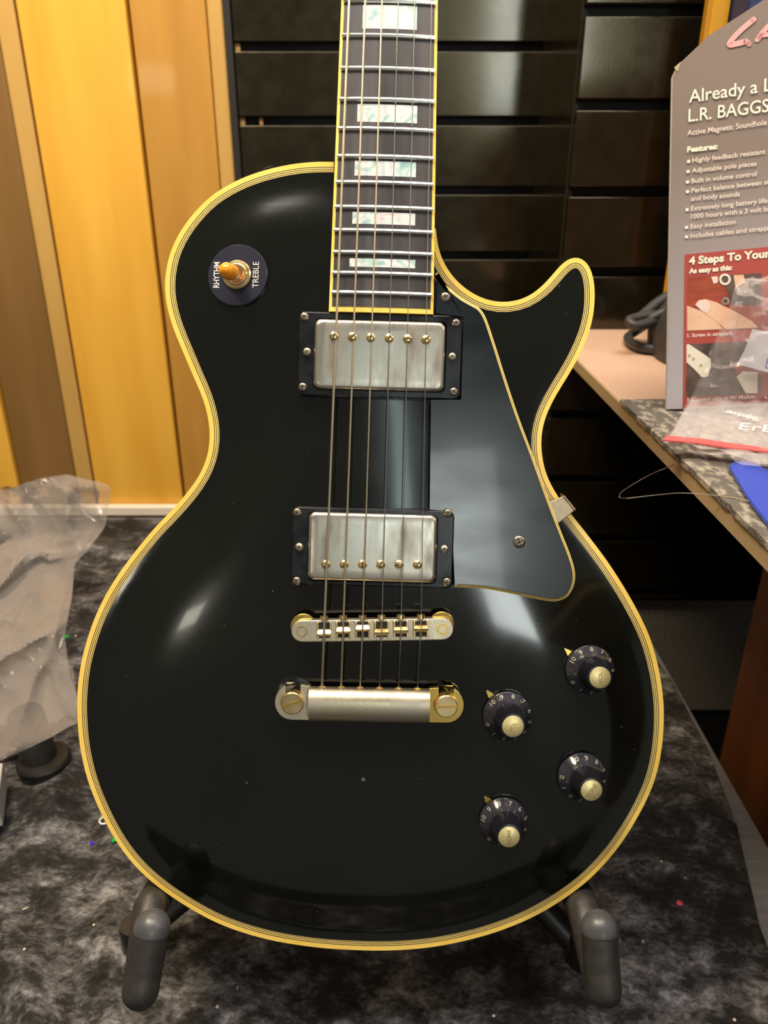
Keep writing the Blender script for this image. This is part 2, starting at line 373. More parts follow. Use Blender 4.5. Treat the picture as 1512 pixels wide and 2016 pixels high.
def cloth_right(y):
    pts = [(.10, .243), (.377, .2655), (.47, .288), (.56, .299), (.66, .302), (.72, .296), (.862, .292), (.868, .180), (1.07, .180)]
    for (a, b), (c, d) in zip(pts, pts[1:]):
        if y <= c: return b + (d - b) * max(0, (y - a)) / (c - a)
    return pts[-1][1]
def cloth_h(x, y):
    a = mnoise.noise(Vector((x * 5 + y * 2.5, y * 4 - x, 1.3)))
    b = abs(mnoise.noise(Vector((x * 10 + y * 8, y * 5 - x * 6, 7.7))))
    c = mnoise.noise(Vector((x * 32, y * 32, 3.1)))
    h = .0035 + .0030 * a + .0075 * max(0, .28 - b) / .28 * (1 if x < .0 else .5) + .0010 * c
    # two long soft creases front left
    for (x0, y0, x1_, y1_, am, wd) in ((-.36, .48, -.21, .30, .010, .012), (-.22, .47, -.17, .31, .006, .010), (-.30, .62, -.27, .40, .006, .02)):
        t = max(0, min(1, ((x - x0) * (x1_ - x0) + (y - y0) * (y1_ - y0)) / ((x1_ - x0) ** 2 + (y1_ - y0) ** 2)))
        d = math.hypot(x - x0 - t * (x1_ - x0), y - y0 - t * (y1_ - y0)); h += am * math.exp(-(d / wd) ** 2)
    return max(h, .0012)
NX, NY = 230, 200
mb = MB(); vv = []
for j in range(NY + 1):
    y = .16 + (1.072 - .16) * j / NY; xr = cloth_right(y)
    for i in range(NX + 1):
        x = -.93 + (xr + .93) * i / NX
        e = min(1, (xr - x) / .02, (1.072 - y) / .015)
        vv.append((x, y, .0006 + cloth_h(x, y) * max(.12, e)))
mb.add(vv, [(j * (NX + 1) + i, j * (NX + 1) + i + 1, (j + 1) * (NX + 1) + i + 1, (j + 1) * (NX + 1) + i) for j in range(NY) for i in range(NX)])
cloth = mb.build('velvet_cloth', VELVET, ang=180)
tag(cloth, 'black crushed velvet cloth with grey sheen spread over the table', 'cloth')

# ------------------------------------------------------------------ guitar frame
LEAN = R(21); ROT = R(-1.55)
gu = Vector((0, math.sin(LEAN), math.cos(LEAN))); gr = Vector((1, 0, 0)); gn = gr.cross(gu)
O = at_depth(740, 1400, .434)
x_ax = gr * math.cos(ROT) + gu * math.sin(ROT); y_ax = gn.cross(x_ax)
G = Matrix(((x_ax.x, y_ax.x, gn.x, O.x), (x_ax.y, y_ax.y, gn.y, O.y), (x_ax.z, y_ax.z, gn.z, O.z), (0, 0, 0, 1)))
GI = G.inverted(); GIr = GI.to_3x3(); CL = GI @ CAM
def gl(px, py, a=0.0, b=0.0):
    """pixel -> guitar-local point on the plane z = a + b*y"""
    d = GIr @ ray(px, py); t = (a + b * CL.y - CL.z) / (d.z - b * d.y); p = CL + d * t
    return p
guitar = empty('electric_guitar', G, 'black single-cutaway electric guitar with cream multi-ply binding and gold hardware on the stand', 'guitar')

OUT = [(657,318.6),(617.5,318.6),(577.8,322.6),(538,330.6),(498.4,342),(458.7,359),(419,383),(391.3,408.7),(363.5,442.5),(343.7,476),(331.7,508),
 (325.8,539.7),(324.6,571.4),(329,604),(341,646),(359.6,690.5),(380.4,740),(398.6,781.7),(409,818),(413.2,849.4),(411.7,880.7),(403.9,912),(388.2,943),
 (364.8,974.5),(335,1008),(306.5,1037),(271.8,1078.5),(237,1124.7),(208,1171),(185,1220),(167.7,1272),(157.3,1318.5),(152,1370.5),(152.4,1416.8),
 (156.5,1463),(164.8,1507),(176.4,1547),(193.8,1590),(217,1636.6),(243,1677),(273,1712.5),(312,1747),(350,1773.5),(385,1795),(425,1816),(475,1835),
 (540,1852.5),(625,1865.5),(700,1870.5),(756,1871.5),(816,1868.5),(876,1860.5),(946,1844.5),(1006,1824.5),(1056,1802),(1106,1772.5),(1154,1737),
 (1191,1700),(1222,1662),(1250,1618),(1275,1571),(1291,1530),(1301,1486),(1306,1441),(1306.8,1391),(1302,1345),(1293,1300),(1279.5,1254.5),
 (1260,1212),(1236,1168),(1213.6,1132),(1193,1101),(1175,1077),(1152,1047),(1125,1013),(1098,977),(1080.7,947),(1070,915.7),(1065.5,884),(1066,855),
 (1072,826.4),(1084.3,797),(1102,765.7),(1122.5,733),(1141.4,697.9),(1157,662),(1166.4,630),(1170.7,598),(1171,569),(1168,544),(1161,523),
 (1150.4,509),(1136,503.6),(1120,507),(1104,521),(1086,543),(1066.4,564.5),(1045,581),(1023.6,590.7),(998.6,595),(973.6,594),(948.6,587),(923.6,573.6),
 (898.6,553),(880,529),(868,505),(861,480),(858,450)]
loc = [gl(*p) for p in OUT]
# smooth open curve, resampled; closed straight under the neck
P3 = curve_pts([(p.x, p.y, 0) for p in loc], 12)
A = np.array([(p.x, p.y) for p in P3])
seg = np.r_[0, np.cumsum(np.hypot(*np.diff(A, axis=0).T))]
n_out = int(seg[-1] / .0025); ss = np.linspace(0, seg[-1], n_out)
A = np.c_[np.interp(ss, seg, A[:, 0]), np.interp(ss, seg, A[:, 1])]
for _ in range(6): A[1:-1] = .5 * A[1:-1] + .25 * (A[:-2] + A[2:])
T = np.gradient(A, axis=0); T /= np.linalg.norm(T, axis=1)[:, None]
NRM = np.c_[T[:, 1], -T[:, 0]]          # counter-clockwise walk -> outward normal
if (A[100] - A.mean(0)) @ NRM[100] < 0: NRM = -NRM
def offs(d): return A - NRM * d

# carved top: screened Poisson bulge on a grid
x0g, y0g = A[:, 0].min() - .01, A[:, 1].min() - .01; hg = .002
nxg = int((A[:, 0].max() + .01 - x0g) / hg) + 1; nyg = int((A[:, 1].max() + .01 - y0g) / hg) + 1
GX, GY = np.meshgrid(x0g + np.arange(nxg) * hg, y0g + np.arange(nyg) * hg)
def inside(poly, X, Y):
    r_ = np.zeros(X.shape, bool); n = len(poly)
    for i in range(n):
        xa, ya = poly[i]; xb, yb = poly[(i + 1) % n]
        c_ = ((ya > Y) != (yb > Y))
        if c_.any(): r_ ^= c_ & (X < (xb - xa) * (Y - ya) / (yb - ya + 1e-15) + xa)
    return r_
ED = .0085
inn = inside(offs(ED), GX, GY)
U = np.zeros(GX.shape); Ls = .026 / hg
for it in range(900):
    av = np.zeros_like(U); av[1:-1, 1:-1] = (U[:-2, 1:-1] + U[2:, 1:-1] + U[1:-1, :-2] + U[1:-1, 2:])
    U = np.where(inn, (1 / Ls ** 2 + av) / (4 + 1 / Ls ** 2), 0)
S = np.clip(U, 0, 1); S = S * S * (3 - 2 * S)
H = .0115 * S
for _ in range(14):
    H[1:-1, 1:-1] = .5 * H[1:-1, 1:-1] + .125 * (H[:-2, 1:-1] + H[2:, 1:-1] + H[1:-1, :-2] + H[1:-1, 2:])
Hy, Hx = np.gradient(H, hg)
def samp(Fd, x, y):
    fx = min(max((x - x0g) / hg, 0), nxg - 1.001); fy = min(max((y - y0g) / hg, 0), nyg - 1.001); i, j = int(fx), int(fy); a, b = fx - i, fy - j
    return float((1 - a) * (1 - b) * Fd[j, i] + a * (1 - b) * Fd[j, i + 1] + (1 - a) * b * Fd[j + 1, i] + a * b * Fd[j + 1, i + 1])
def top(x, y): return samp(H, x, y)
def topn(x, y): return Vector((-samp(Hx, x, y), -samp(Hy, x, y), 1)).normalized()
def gtop(px, py, extra=0.0):
    """pixel -> local point on the carved top raised by extra"""
    z = .008
    for _ in range(12): p = gl(px, py, z + extra); z = top(p.x, p.y)
    return Vector((p.x, p.y, z + extra))

PLY = [0, .0027, .0031, .0037, .0041, .0047, .0051, .0055]
inner = offs(PLY[-1])[::2]
pts = [Vector(p) for p in inner]; nb = len(pts)
gi = inside(offs(PLY[-1] + .0016), GX, GY)
for j in range(0, nyg, 2):
    for i in range(0, nxg, 2):
        if gi[j, i]: pts.append(Vector((GX[j, i] + (.001 if (j // 2) % 2 else 0), GY[j, i])))
res = delaunay_2d_cdt(pts, [(i, (i + 1) % nb) for i in range(nb)], [], 1, 1e-6)
v2, f2 = res[0], res[2]
mb = MB().add([(p.x, p.y, top(p.x, p.y)) for p in v2], [tuple(f) for f in f2])
me = mb.mesh('carved_top', True, 180)
me.normals_split_custom_set_from_vertices([tuple(topn(p.x, p.y)) for p in v2])
# body sides and back
body = MB()
n = len(A); zs = [(-.0062, .0), (-.046, .0), (-.0485, .0008), (-.0502, .0025), (-.051, .006)]
vv = []
for z, d in zs:
    for p in offs(d): vv.append((p[0], p[1], z))
ff = [(k * n + i, (k + 1) * n + i, (k + 1) * n + (i + 1) % n, k * n + (i + 1) % n) for k in range(len(zs) - 1) for i in range(n)]
ff.append(tuple((len(zs) - 1) * n + i for i in range(n - 1, -1, -1)))
body.add(vv, ff)
bodyo = body.build('body', LACQ, guitar, ang=50)
o = link('carved_top', me, LACQ, bodyo)
def ring_strip(d0, d1, z0, z1, low=None):
    a, b = offs(d0), offs(d1); m_ = MB(); vv = [(p[0], p[1], z0) for p in a] + [(p[0], p[1], z1) for p in b]
    ff = [(i, i + 1, n + i + 1, n + i) for i in range(n - 1)]
    if low is not None:
        vv += [(p[0], p[1], low) for p in a]; ff += [(2 * n + i, 2 * n + i + 1, i + 1, i) for i in range(n - 1)]
    m_.add(vv, ff); return m_
ring_strip(0, PLY[1], 0, 0, -.0063).build('binding', CREAM, bodyo, ang=30)
for k in range(1, 7):
    ring_strip(PLY[k] - .00002, PLY[k + 1] + .00002, .00001, .00001).build('binding_ply', BLACKPLY if k % 2 else CREAM2, bodyo)

# ---- neck
NB = -math.tan(R(3.0)); e0 = gl(750, 612, .0165); NA = .0165 - NB * e0.y      # fretboard plane z = NA + NB*y
def gf(px, py, dz=0.0): return gl(px, py, NA + dz, NB)
fy = [3.5, 69, 134, 194.4, 252, 307.5, 358, 407.5, 453.6, 498, 539, 579.4]
obs = np.array([gf(766 - 16 * y / 612, y, .001).y for y in fy]); kk = np.array([2 ** (-(11 + i) / 12) for i in range(12)])
Lsc, yb = np.polyfit(kk, obs, 1)
def yfret(k): return yb + Lsc * 2 ** (-k / 12)
EL0, EL1, ER0, ER1 = gf(647, 612), gf(671.8, 0), gf(853.5, 615), gf(862.3, 0)
def xl(y): return EL0.x + (EL1.x - EL0.x) * (y - EL0.y) / (EL1.y - EL0.y)
def xr_(y): return ER0.x + (ER1.x - ER0.x) * (y - ER0.y) / (ER1.y - ER0.y)
yend = EL0.y; ynut = yfret(0); zf = lambda y: NA + NB * y
def cam_r(x, y, xa, xb):  # fretboard radius
    u_ = (2 * (x - xa) / (xb - xa) - 1); return -.0011 * u_ * u_
def fb_strip(ya, yb_, ins, dz0, dz1, nx=12, ny=1):
    m_ = MB(); vv = []
    for lev in (dz0, dz1):
        for j in range(ny + 1):
            y = ya + (yb_ - ya) * j / ny; xa, xb = xl(y) + ins, xr_(y) - ins
            for i in range(nx + 1):
                x = xa + (xb - xa) * i / nx; vv.append((x, y, zf(y) + lev + (cam_r(x, y, xl(y), xr_(y)) if lev > -.002 else 0)))
    c_ = (nx + 1) * (ny + 1); q = lambda l, j, i: l * c_ + j * (nx + 1) + i; ff = []
    for j in range(ny):
        for i in range(nx):
            ff += [(q(1, j, i), q(1, j, i + 1), q(1, j + 1, i + 1), q(1, j + 1, i)), (q(0, j, i), q(0, j + 1, i), q(0, j + 1, i + 1), q(0, j, i + 1))]
    for i in range(nx): ff += [(q(0, 0, i), q(0, 0, i + 1), q(1, 0, i + 1), q(1, 0, i)), (q(0, ny, i + 1), q(0, ny, i), q(1, ny, i), q(1, ny, i + 1))]
    for j in range(ny): ff += [(q(0, j + 1, 0), q(0, j, 0), q(1, j, 0), q(1, j + 1, 0)), (q(0, j, nx), q(0, j + 1, nx), q(1, j + 1, nx), q(1, j, nx))]
    return m_.add(vv, ff)
# neck back (rounded) from the heel to the nut, then a headstock
vv = []; nn = 14; ys = np.linspace(yend + .03, ynut, 24)
for y in ys:
    xa, xb = xl(y), xr_(y); c_ = (xa + xb) / 2; hw = (xb - xa) / 2
    for i in range(nn + 1):
        a = math.pi * i / nn; vv.append((c_ - hw * math.cos(a), y, zf(y) - .0052 - .017 * math.sin(a) ** .8))
m_ = MB().add(vv, [(j * (nn + 1) + i, (j + 1) * (nn + 1) + i, (j + 1) * (nn + 1) + i + 1, j * (nn + 1) + i + 1) for j in range(len(ys) - 1) for i in range(nn)] + [tuple(range(nn + 1)), tuple((len(ys) - 1) * (nn + 1) + i for i in range(nn, -1, -1))])
neck = m_.build('neck', MAHOG, guitar)
hc = (xl(ynut) + xr_(ynut)) / 2
hp = [(-.021, 0), (-.036, .030), (-.039, .12), (-.046, .165), (-.030, .180), (0, .168), (.030, .180), (.046, .165), (.039, .12), (.036, .030), (.021, 0)]
MB().prism([(hc + a, ynut + .004 + b) for a, b in hp], lambda x, y: zf(ynut) - .019 - .28 * (y - ynut), lambda x, y: zf(ynut) - .005 - .28 * (y - ynut)).build('headstock', LACQ, neck, bevel=.001)
MB().box((hc, ynut + .003, zf(ynut) - .0005), (xr_(ynut) - xl(ynut), .005, .008)).build('nut', CREAM2, neck, bevel=.0006)
fb_strip(yend, ynut, 0, -.0054, -.0001, 12, 20).build('fretboard_binding', CREAM, neck, ang=50)
fb_strip(yend + .0027, ynut, .0016, -.0008, .0001, 12, 20).build('fretboard', EBONY, neck, ang=50)
for k in range(1, 23):
    y = yfret(k); xa, xb = xl(y) + .0012, xr_(y) - .0012; path = []
    for i in range(13):
        x = xa + (xb - xa) * i / 12; path.append((x, y, zf(y) + .0003 + cam_r(x, y, xl(y), xr_(y))))
    MB().tube(path, .00125, 8).build('fret', FRETM, neck)
INL = {12: ((714, 821), (10, 57)), 15: ((703.5, 821.5), (206, 241)), 17: ((698, 819), (317.5, 347)), 19: ((693.5, 817.5), (418.5, 442)), 21: ((688, 817.5), (510, 526.5))}
for k in (3, 5, 7, 9, 12, 15, 17, 19, 21):
    if k in INL:
        (pa, pb), (qa, qb) = INL[k]; qm = (qa + qb) / 2
        xa, xb = gf(pa, qm).x, gf(pb, qm).x; ya, yb2 = gf(756, qb).y, gf(756, qa).y
    else:
        ym = (yfret(k) + yfret(k - 1)) / 2; hh = (yfret(k - 1) - yfret(k)) * .36; ya, yb2 = ym - hh, ym + hh
        c_ = (xl(ym) + xr_(ym)) / 2; xa, xb = c_ - .014, c_ + .014
    vv = []
    for y in (ya, yb2):
        for i in range(9):
            x = xa + (xb - xa) * i / 8; vv.append((x, y, zf(y) + .00022 + cam_r(x, y, xl(y), xr_(y))))
    MB().add(vv, [(i, i + 1, 10 + i, 9 + i) for i in range(8)]).build('inlay', PEARL, neck)

# ---- small hardware helpers
def dome_screw(name, p, r, parent, m=STEEL, h=.0011, cross=True, rot=0.3, nrm=(0, 0, 1)):
    q = Vector(nrm).normalized().to_track_quat('Z', 'Y').to_matrix().to_4x4(); M = Matrix.Translation(p) @ q
    o = MB().lathe([(r, -.001), (r, .0002), (r * .93, h * .5), (r * .7, h * .85), (r * .35, h), (0, h * 1.03)], n=20).build(name, m, parent, M=M)
    s = MB(); z = h * 1.04
    Rz = Matrix.Rotation(rot, 3, 'Z')
    s.box((0, 0, z - .00022), (r * (1.15 if cross else 1.75), r * .24, .0005), Rz)
    if cross: s.box((0, 0, z - .00022), (r * .24, r * 1.15, .0005), Rz)
    return o, s, M
def screw(name, p, r, parent, **k):
    """joined head, with the slot as its own mesh next to it under the same parent"""
    o, s, M = dome_screw(name, p, r, parent, **k)
    me = o.data; me.materials.append(SLOT)
    v0 = len(me.vertices)
    bm = bmesh.new(); bm.from_mesh(me)
    vs_ = [bm.verts.new(v) for v in s.v]
    for f in s.f: fa = bm.faces.new([vs_[i] for i in f]); fa.material_index = 1
    bm.to_mesh(me); bm.free(); me.set_sharp_from_angle(angle=R(35))
    return o
def rrect(w_, h_, r, k=5):
    out = []
    for cx, cy, a0 in ((w_ / 2 - r, h_ / 2 - r, 0), (-w_ / 2 + r, h_ / 2 - r, 90), (-w_ / 2 + r, -h_ / 2 + r, 180), (w_ / 2 - r, -h_ / 2 + r, 270)):
        for i in range(k + 1):
            a = R(a0 + 90 * i / k); out.append((cx + r * math.cos(a), cy + r * math.sin(a)))
    return out

# ---- pickups
def pickup(cxy_ring, zt, corner_cov, ring_wh, cov_wh, pole_px, poles_z, ring_screws, mid_screws):
    RZ = zt
    c_ = sum((gl(*p, RZ) for p in cxy_ring), Vector()) / 4
    rw, rh = ring_wh
    pl = rrect(rw, rh, .0035); inn_ = rrect(cov_wh[0] + .0012, cov_wh[1] + .0012, .003)
    m_ = MB(); nn = len(pl); base = top(c_.x, c_.y) - .004 - RZ
    rings = [(pl, base), (pl, -.0012), ([(x * (1 - .0016 / rw), y * (1 - .0016 / rh)) for x, y in pl], 0), (inn_, 0), (inn_, base)]
    vv = [(x, y, z) for pp, z in rings for x, y in pp]
    m_.add(vv, [(k * nn + i, k * nn + (i + 1) % nn, (k + 1) * nn + (i + 1) % nn, (k + 1) * nn + i) for k in range(4) for i in range(nn)])
    ro = m_.build('pickup_ring', RINGM, guitar, M=Matrix.Translation((c_.x, c_.y, RZ)), ang=30)
    cz = poles_z - .0008
    cc = sum((gl(*p, cz) for p in corner_cov), Vector()) / 4 - c_
    cp = rrect(cov_wh[0], cov_wh[1], .0035, 6); nn = len(cp); hh = cz - RZ; sc = lambda d: [(x * (1 - 2 * d / cov_wh[0]), y * (1 - 2 * d / cov_wh[1])) for x, y in cp]
    lev = [(sc(0), base), (sc(0), hh - .0022), (sc(.0003), hh - .0011), (sc(.0010), hh - .0003), (sc(.0020), hh), (sc(.006), hh)]
    vv = [(x + cc.x, y + cc.y, z) for pp, z in lev for x, y in pp]
    ff = [(k * nn + i, k * nn + (i + 1) % nn, (k + 1) * nn + (i + 1) % nn, (k + 1) * nn + i) for k in range(len(lev) - 1) for i in range(nn)] + [tuple((len(lev) - 1) * nn + i for i in range(nn))]
    MB().add(vv, ff).build('pickup_cover', COVER, ro, ang=60)
    for i in range(6):
        t = i / 5; px = pole_px[0][0] + (pole_px[1][0] - pole_px[0][0]) * t; py = pole_px[0][1] + (pole_px[1][1] - pole_px[0][1]) * t
        p = gl(px, py, poles_z) - Vector((c_.x, c_.y, RZ))
        screw('pole_screw', Vector((p.x, p.y, hh + .0001)), .0025, ro, m=GOLD, h=.0014, cross=False, rot=[1.3, .9, 1.5, 1.25, .05, 1.0][i])
    for px, py in ring_screws:
        p = gl(px, py, RZ) - Vector((c_.x, c_.y, RZ)); screw('ring_screw', Vector((p.x, p.y, .0001)), .0023, ro, rot=random.random() * 1.5)
    for px, py in mid_screws:
        p = gl(px, py, RZ + .001) - Vector((c_.x, c_.y, RZ)); screw('height_screw', Vector((p.x, p.y, .0004)), .0022, ro, m=GOLDW, h=.0016, rot=random.random() * 1.5)
    return ro
pickup([(589, 615), (912, 622), (906, 789), (586, 774)], .0150, [(620.6, 626), (875, 637), (873.6, 772), (619, 761)], (.0872, .0445), (.0690, .0365),
       ((657.5, 661.5), (839, 668.5)), .0205, [(599.5, 624), (898, 636), (893, 771.5), (596, 762)], [(604.5, 692.5), (890.5, 702)])
pickup([(573, 999), (895, 1003), (893.6, 1158), (572, 1153.5)], .0185, [(606, 1010.5), (861, 1012), (860, 1147), (605, 1144)], (.0865, .0418), (.0682, .0362),
       ((641.5, 1111.5), (822, 1112)), .0235, [(585, 1009), (882, 1010.5), (880, 1146), (584, 1144)], [(589, 1077), (875, 1081)])

# ---- pickguard
GZ = .0165
PG = [(857,537),(873,556),(891,571),(909,585),(927,595.5),(943,605),(954,619),(963,641),(979,690),(995,741),(1020,816),(1049,894),(1084,991),(1106,1048),(1124,1094),
      (1132.5,1126),(1131,1151),(1120,1173),(1102,1183),(1081,1184),(1034,1175),(981,1164),(945,1158.6),(889,1156),(889,1006),(846,1003),(848.5,787),(908,787),(913,624),(858.5,616)]
XG0 = gl(850, 900, GZ).x
def guard_z(x, y): return GZ + .0010 - math.tan(R(4.3)) * max(0, x - XG0)
def gguard(px, py):
    z = GZ
    for _ in range(8): p = gl(px, py, z); z = guard_z(p.x, p.y)
    return p
pp = [gguard(*p) for p in PG]; sm = curve_pts([(p.x, p.y, 0) for p in pp[:24]], 5)
pgp = [(p.x, p.y) for p in sm] + [(p.x, p.y) for p in pp[24:]]
ka = len(sm)
B = np.array(pgp)
def inset(P, d):
    Tn = np.roll(P, -1, 0) - np.roll(P, 1, 0); Tn /= np.linalg.norm(Tn, axis=1)[:, None]
    Nn = np.c_[Tn[:, 1], -Tn[:, 0]]
    ar = np.sum(P[:, 0] * np.roll(P[:, 1], -1) - np.roll(P[:, 0], -1) * P[:, 1])
    if ar < 0: Nn = -Nn
    Q = P - Nn * d; Q[ka:] = P[ka:]; return Q
guard = MB().prism([tuple(p) for p in inset(B, .0018)], lambda x, y: guard_z(x, y) - .0024, lambda x, y: guard_z(x, y)).build('pickguard', GUARD, guitar, ang=30)
lay = [0, .00065, .0009, .0015, .0018]
for k, m in enumerate((CREAM2, BLACKPLY, CREAM2, BLACKPLY)):
    Pa, Pb = inset(B, lay[k]), inset(B, lay[k + 1]); m_ = MB(); q = ka
    za, zb = -.0010 + .0010 * lay[k] / .0018, -.0010 + .0010 * lay[k + 1] / .0018
    vv = [(p[0], p[1], guard_z(*p) + za) for p in Pa[:q]] + [(p[0], p[1], guard_z(*p) + zb) for p in Pb[:q]]
    ff = [(i, i + 1, q + i + 1, q + i) for i in range(q - 1)]
    if k == 0:
        vv += [(p[0], p[1], guard_z(*p) - .0026) for p in Pa[:q]]; ff += [(2 * q + i, 2 * q + i + 1, i + 1, i) for i in range(q - 1)]
    m_.add(vv, ff).build('pickguard_ply', m, guard)
for px, py, r in ((877, 585, .0026), (1022, 1067, .0034)):
    p = gguard(px, py); screw('pickguard_screw', Vector((p.x, p.y, guard_z(p.x, p.y))), r, guard, m=STEEL, rot=.5)
# bracket: folded metal strap from under the guard over the binding and down the rim
b0, b1, b2, b3 = gl(1078, 990, .006), gl(1108, 977, .006), gl(1131, 1006, .006), gl(1098, 1032, .006)
tk = Vector((0, 0, .0012)); dn = Vector((.001, .001, -.014))
vv = [b0 - tk, b1 - tk, b2 - tk, b3 - tk, b0, b1, b2, b3]
m_ = MB().add(vv, [(3, 2, 1, 0), (4, 5, 6, 7), (0, 1, 5, 4), (1, 2, 6, 5), (2, 3, 7, 6), (3, 0, 4, 7)])
e = (b1 - b0).normalized() * .0012
m_.add([b1, b2, b2 + e, b1 + e, b1 + dn, b2 + dn, b2 + e + dn, b1 + e + dn], [(3, 2, 1, 0), (4, 5, 6, 7), (0, 1, 5, 4), (1, 2, 6, 5), (2, 3, 7, 6), (3, 0, 4, 7)])
fo = (b1 - b0).normalized() * -.006
m_.build('pickguard_bracket', BRACK, guard, bevel=.0005)

# ---- bridge
BRZ = .0245
bl_, br_ = gl(594.5, 1243, BRZ), gl(871.5, 1239, BRZ)
BM = Matrix.Translation((bl_ + br_) / 2) @ Matrix.Rotation(math.atan2(br_.y - bl_.y, br_.x - bl_.x), 4, 'Z')
bw = (br_ - bl_).length
n_ = 10; pl = [(bw / 2 + .0058 * math.cos(R(a)), .0058 * math.sin(R(a))) for a in np.linspace(-90, 90, n_)] + [(-bw / 2 + .0058 * math.cos(R(a)), .0058 * math.sin(R(a))) for a in np.linspace(90, 270, n_)]
mid = [(x, y) for x, y in pl]
bridge = MB().prism(mid, -.0062, 0).build('bridge', GOLDW, guitar, bevel=.0006, M=BM)
for sx in (-1, 1):
    zt = top((BM @ Vector((sx * bw / 2, 0, 0))).x, (BM @ Vector((sx * bw / 2, 0, 0))).y) - BRZ
    MB().lathe([(.0062, -.0095), (.0068, -.0092), (.0068, -.0068), (.0062, -.0064)], (sx * bw / 2, .0012, 0), n=48, rfun=lambda k, i: 1 + (.022 if i % 2 else 0)).build('thumbwheel', GOLDY, bridge)
    MB().cyl((sx * bw / 2, 0, zt - .003), (sx * bw / 2, 0, -.005), .0021).build('post', GOLDY, bridge)
    MB().lathe([(.0031, -.001), (.0031, .00015), (.0020, .00015), (.0019, -.0006), (.0001, -.0006)], (sx * bw / 2, 0, 0), n=20).build('post_bushing', GOLDY if sx > 0 else GOLD, bridge)
BRI = BM.inverted()
SX_B = [638, 675.6, 713.9, 751.4, 789.4, 829]; SY_B = [1247, 1242, 1238, 1246, 1242, 1239]
STZ = BRZ + .0030
strip_w = .0078
for i in range(6):
    s = BRI @ gl(SX_B[i], SY_B[i], STZ); z0 = 0
    # window recess, adjustment screw, saddle
    MB().box((s.x, .0005, .0001), (strip_w, .0082, .0004)).build('saddle_slot', SLOT, bridge, smooth=False)
    rail = MB()
    for q in (-1, 1): rail.box((s.x + q * .0034, .0005, .0009), (.0011, .0092, .0018))
    rail.build('saddle_rail', GOLD, bridge, bevel=.0003)
    yb_s = s.y; sg = -1 if i < 3 else 1
    prof = [(-.0018, 0), (.0018, 0), (.0018, .0010), (.0004 * sg, .0027), (-.0018, .0010)]
    m_ = MB(); vv = []
    for x in (-.0037, .0037):
        for a, z in prof: vv.append((s.x + x, yb_s + a, .0003 + z))
    m_.add(vv, [(0, 1, 2, 3, 4)[::-1], (5, 6, 7, 8, 9)] + [(k, (k + 1) % 5, 5 + (k + 1) % 5, 5 + k) for k in range(5)])
    m_.build('saddle', GOLD, bridge, bevel=.0002)
    hd = MB().cyl((s.x, .0062, .0011), (s.x, .0084, .0011), .0021, n=16)
    hd.cyl((s.x, -.004, .0009), (s.x, .0064, .0009), .0008, n=8)
    hd.build('saddle_screw', GOLD, bridge)

# ---- tailpiece
TPZ = .0200
tl, trr = gl(575.5, 1384.7, TPZ), gl(878.5, 1390.5, TPZ)
TM = Matrix.Translation((tl + trr) / 2) @ Matrix.Rotation(math.atan2(trr.y - tl.y, trr.x - tl.x), 4, 'Z')
tw = (trr - tl).length
# bar: rounded cross-section between the ears
prof = [(-.0100 + 0, -.0050), (-.0100, -.0020), (-.0088, .0012), (-.0060, .0034), (-.002, .0044), (.002, .0044), (.0055, .0034), (.0078, .0010), (.0084, -.0022), (.0080, -.0056), (0, -.0075)]
hx = tw / 2 - .0090; vv = [(x, y, z) for x in (-hx, hx) for y, z in prof]; k = len(prof)
tail = MB().add(vv, [tuple(range(k)), tuple(range(2 * k - 1, k - 1, -1))] + [(i, k + i, k + (i + 1) % k, (i + 1) % k) for i in range(k)]).build('tailpiece', GOLDW, guitar, M=TM, ang=40)
for sx in (-1, 1):
    cx = sx * tw / 2
    # rounded ear with an open slot towards the neck
    ear = []
    for a in np.linspace(-90, 90, 13): ear.append((cx + sx * (.0008 + .0090 * math.cos(R(a))), .0000 + .0096 * math.sin(R(a)) - .0004))
    ear = [(cx - sx * .0092, -.0100)] + ear
    ear += [(cx + sx * .0040, .0092), (cx + sx * .0040, .0030), (cx + sx * .002, -.0008), (cx - sx * .002, -.0008), (cx - sx * .0040, .0030), (cx - sx * .0040, .0092), (cx - sx * .0092, .0086)]
    MB().prism(ear, -.0072, -.0030).build('tailpiece_ear', GOLDW if sx < 0 else GOLDY, tail, bevel=.0006)
    zt = top((TM @ Vector((cx, 0, 0))).x, (TM @ Vector((cx, 0, 0))).y) - TPZ
    st = MB().lathe([(.0050, zt - .002), (.0050, zt + .0014), (.0036, zt + .0016), (.0036, -.0032), (.0052, -.0030), (.0061, -.0024), (.0061, .0002), (.0056, .0008)], (cx, .0, 0), n=28)
    so = st.build('stud', GOLD, tail)
    MB().box((cx, 0, .0008), (.0118, .0012, .0006), Matrix.Rotation(.32 if sx < 0 else .05, 3, 'Z')).build('stud_slot', GOLDY, tail, smooth=False)
    if sx < 0:
        MB().lathe([(.0108, zt - .001), (.0108, zt + .0004), (.0102, zt + .0007), (.006, zt + .0008)], (cx, .0015, 0), n=32).build('stud_bushing', RINGM, tail)
for i in range(6):
    s = TM.inverted() @ gl([634, 671.7, 709, 747, 784.7, 822][i], 1354, TPZ)
    MB().lathe([(.0022, -.0012), (.0022, .0004), (.0014, .0004), (.0012, -.001)], (s.x, .0079, -.0010), (0, .85, .5), n=14).build('string_hole', GOLDY, tail)

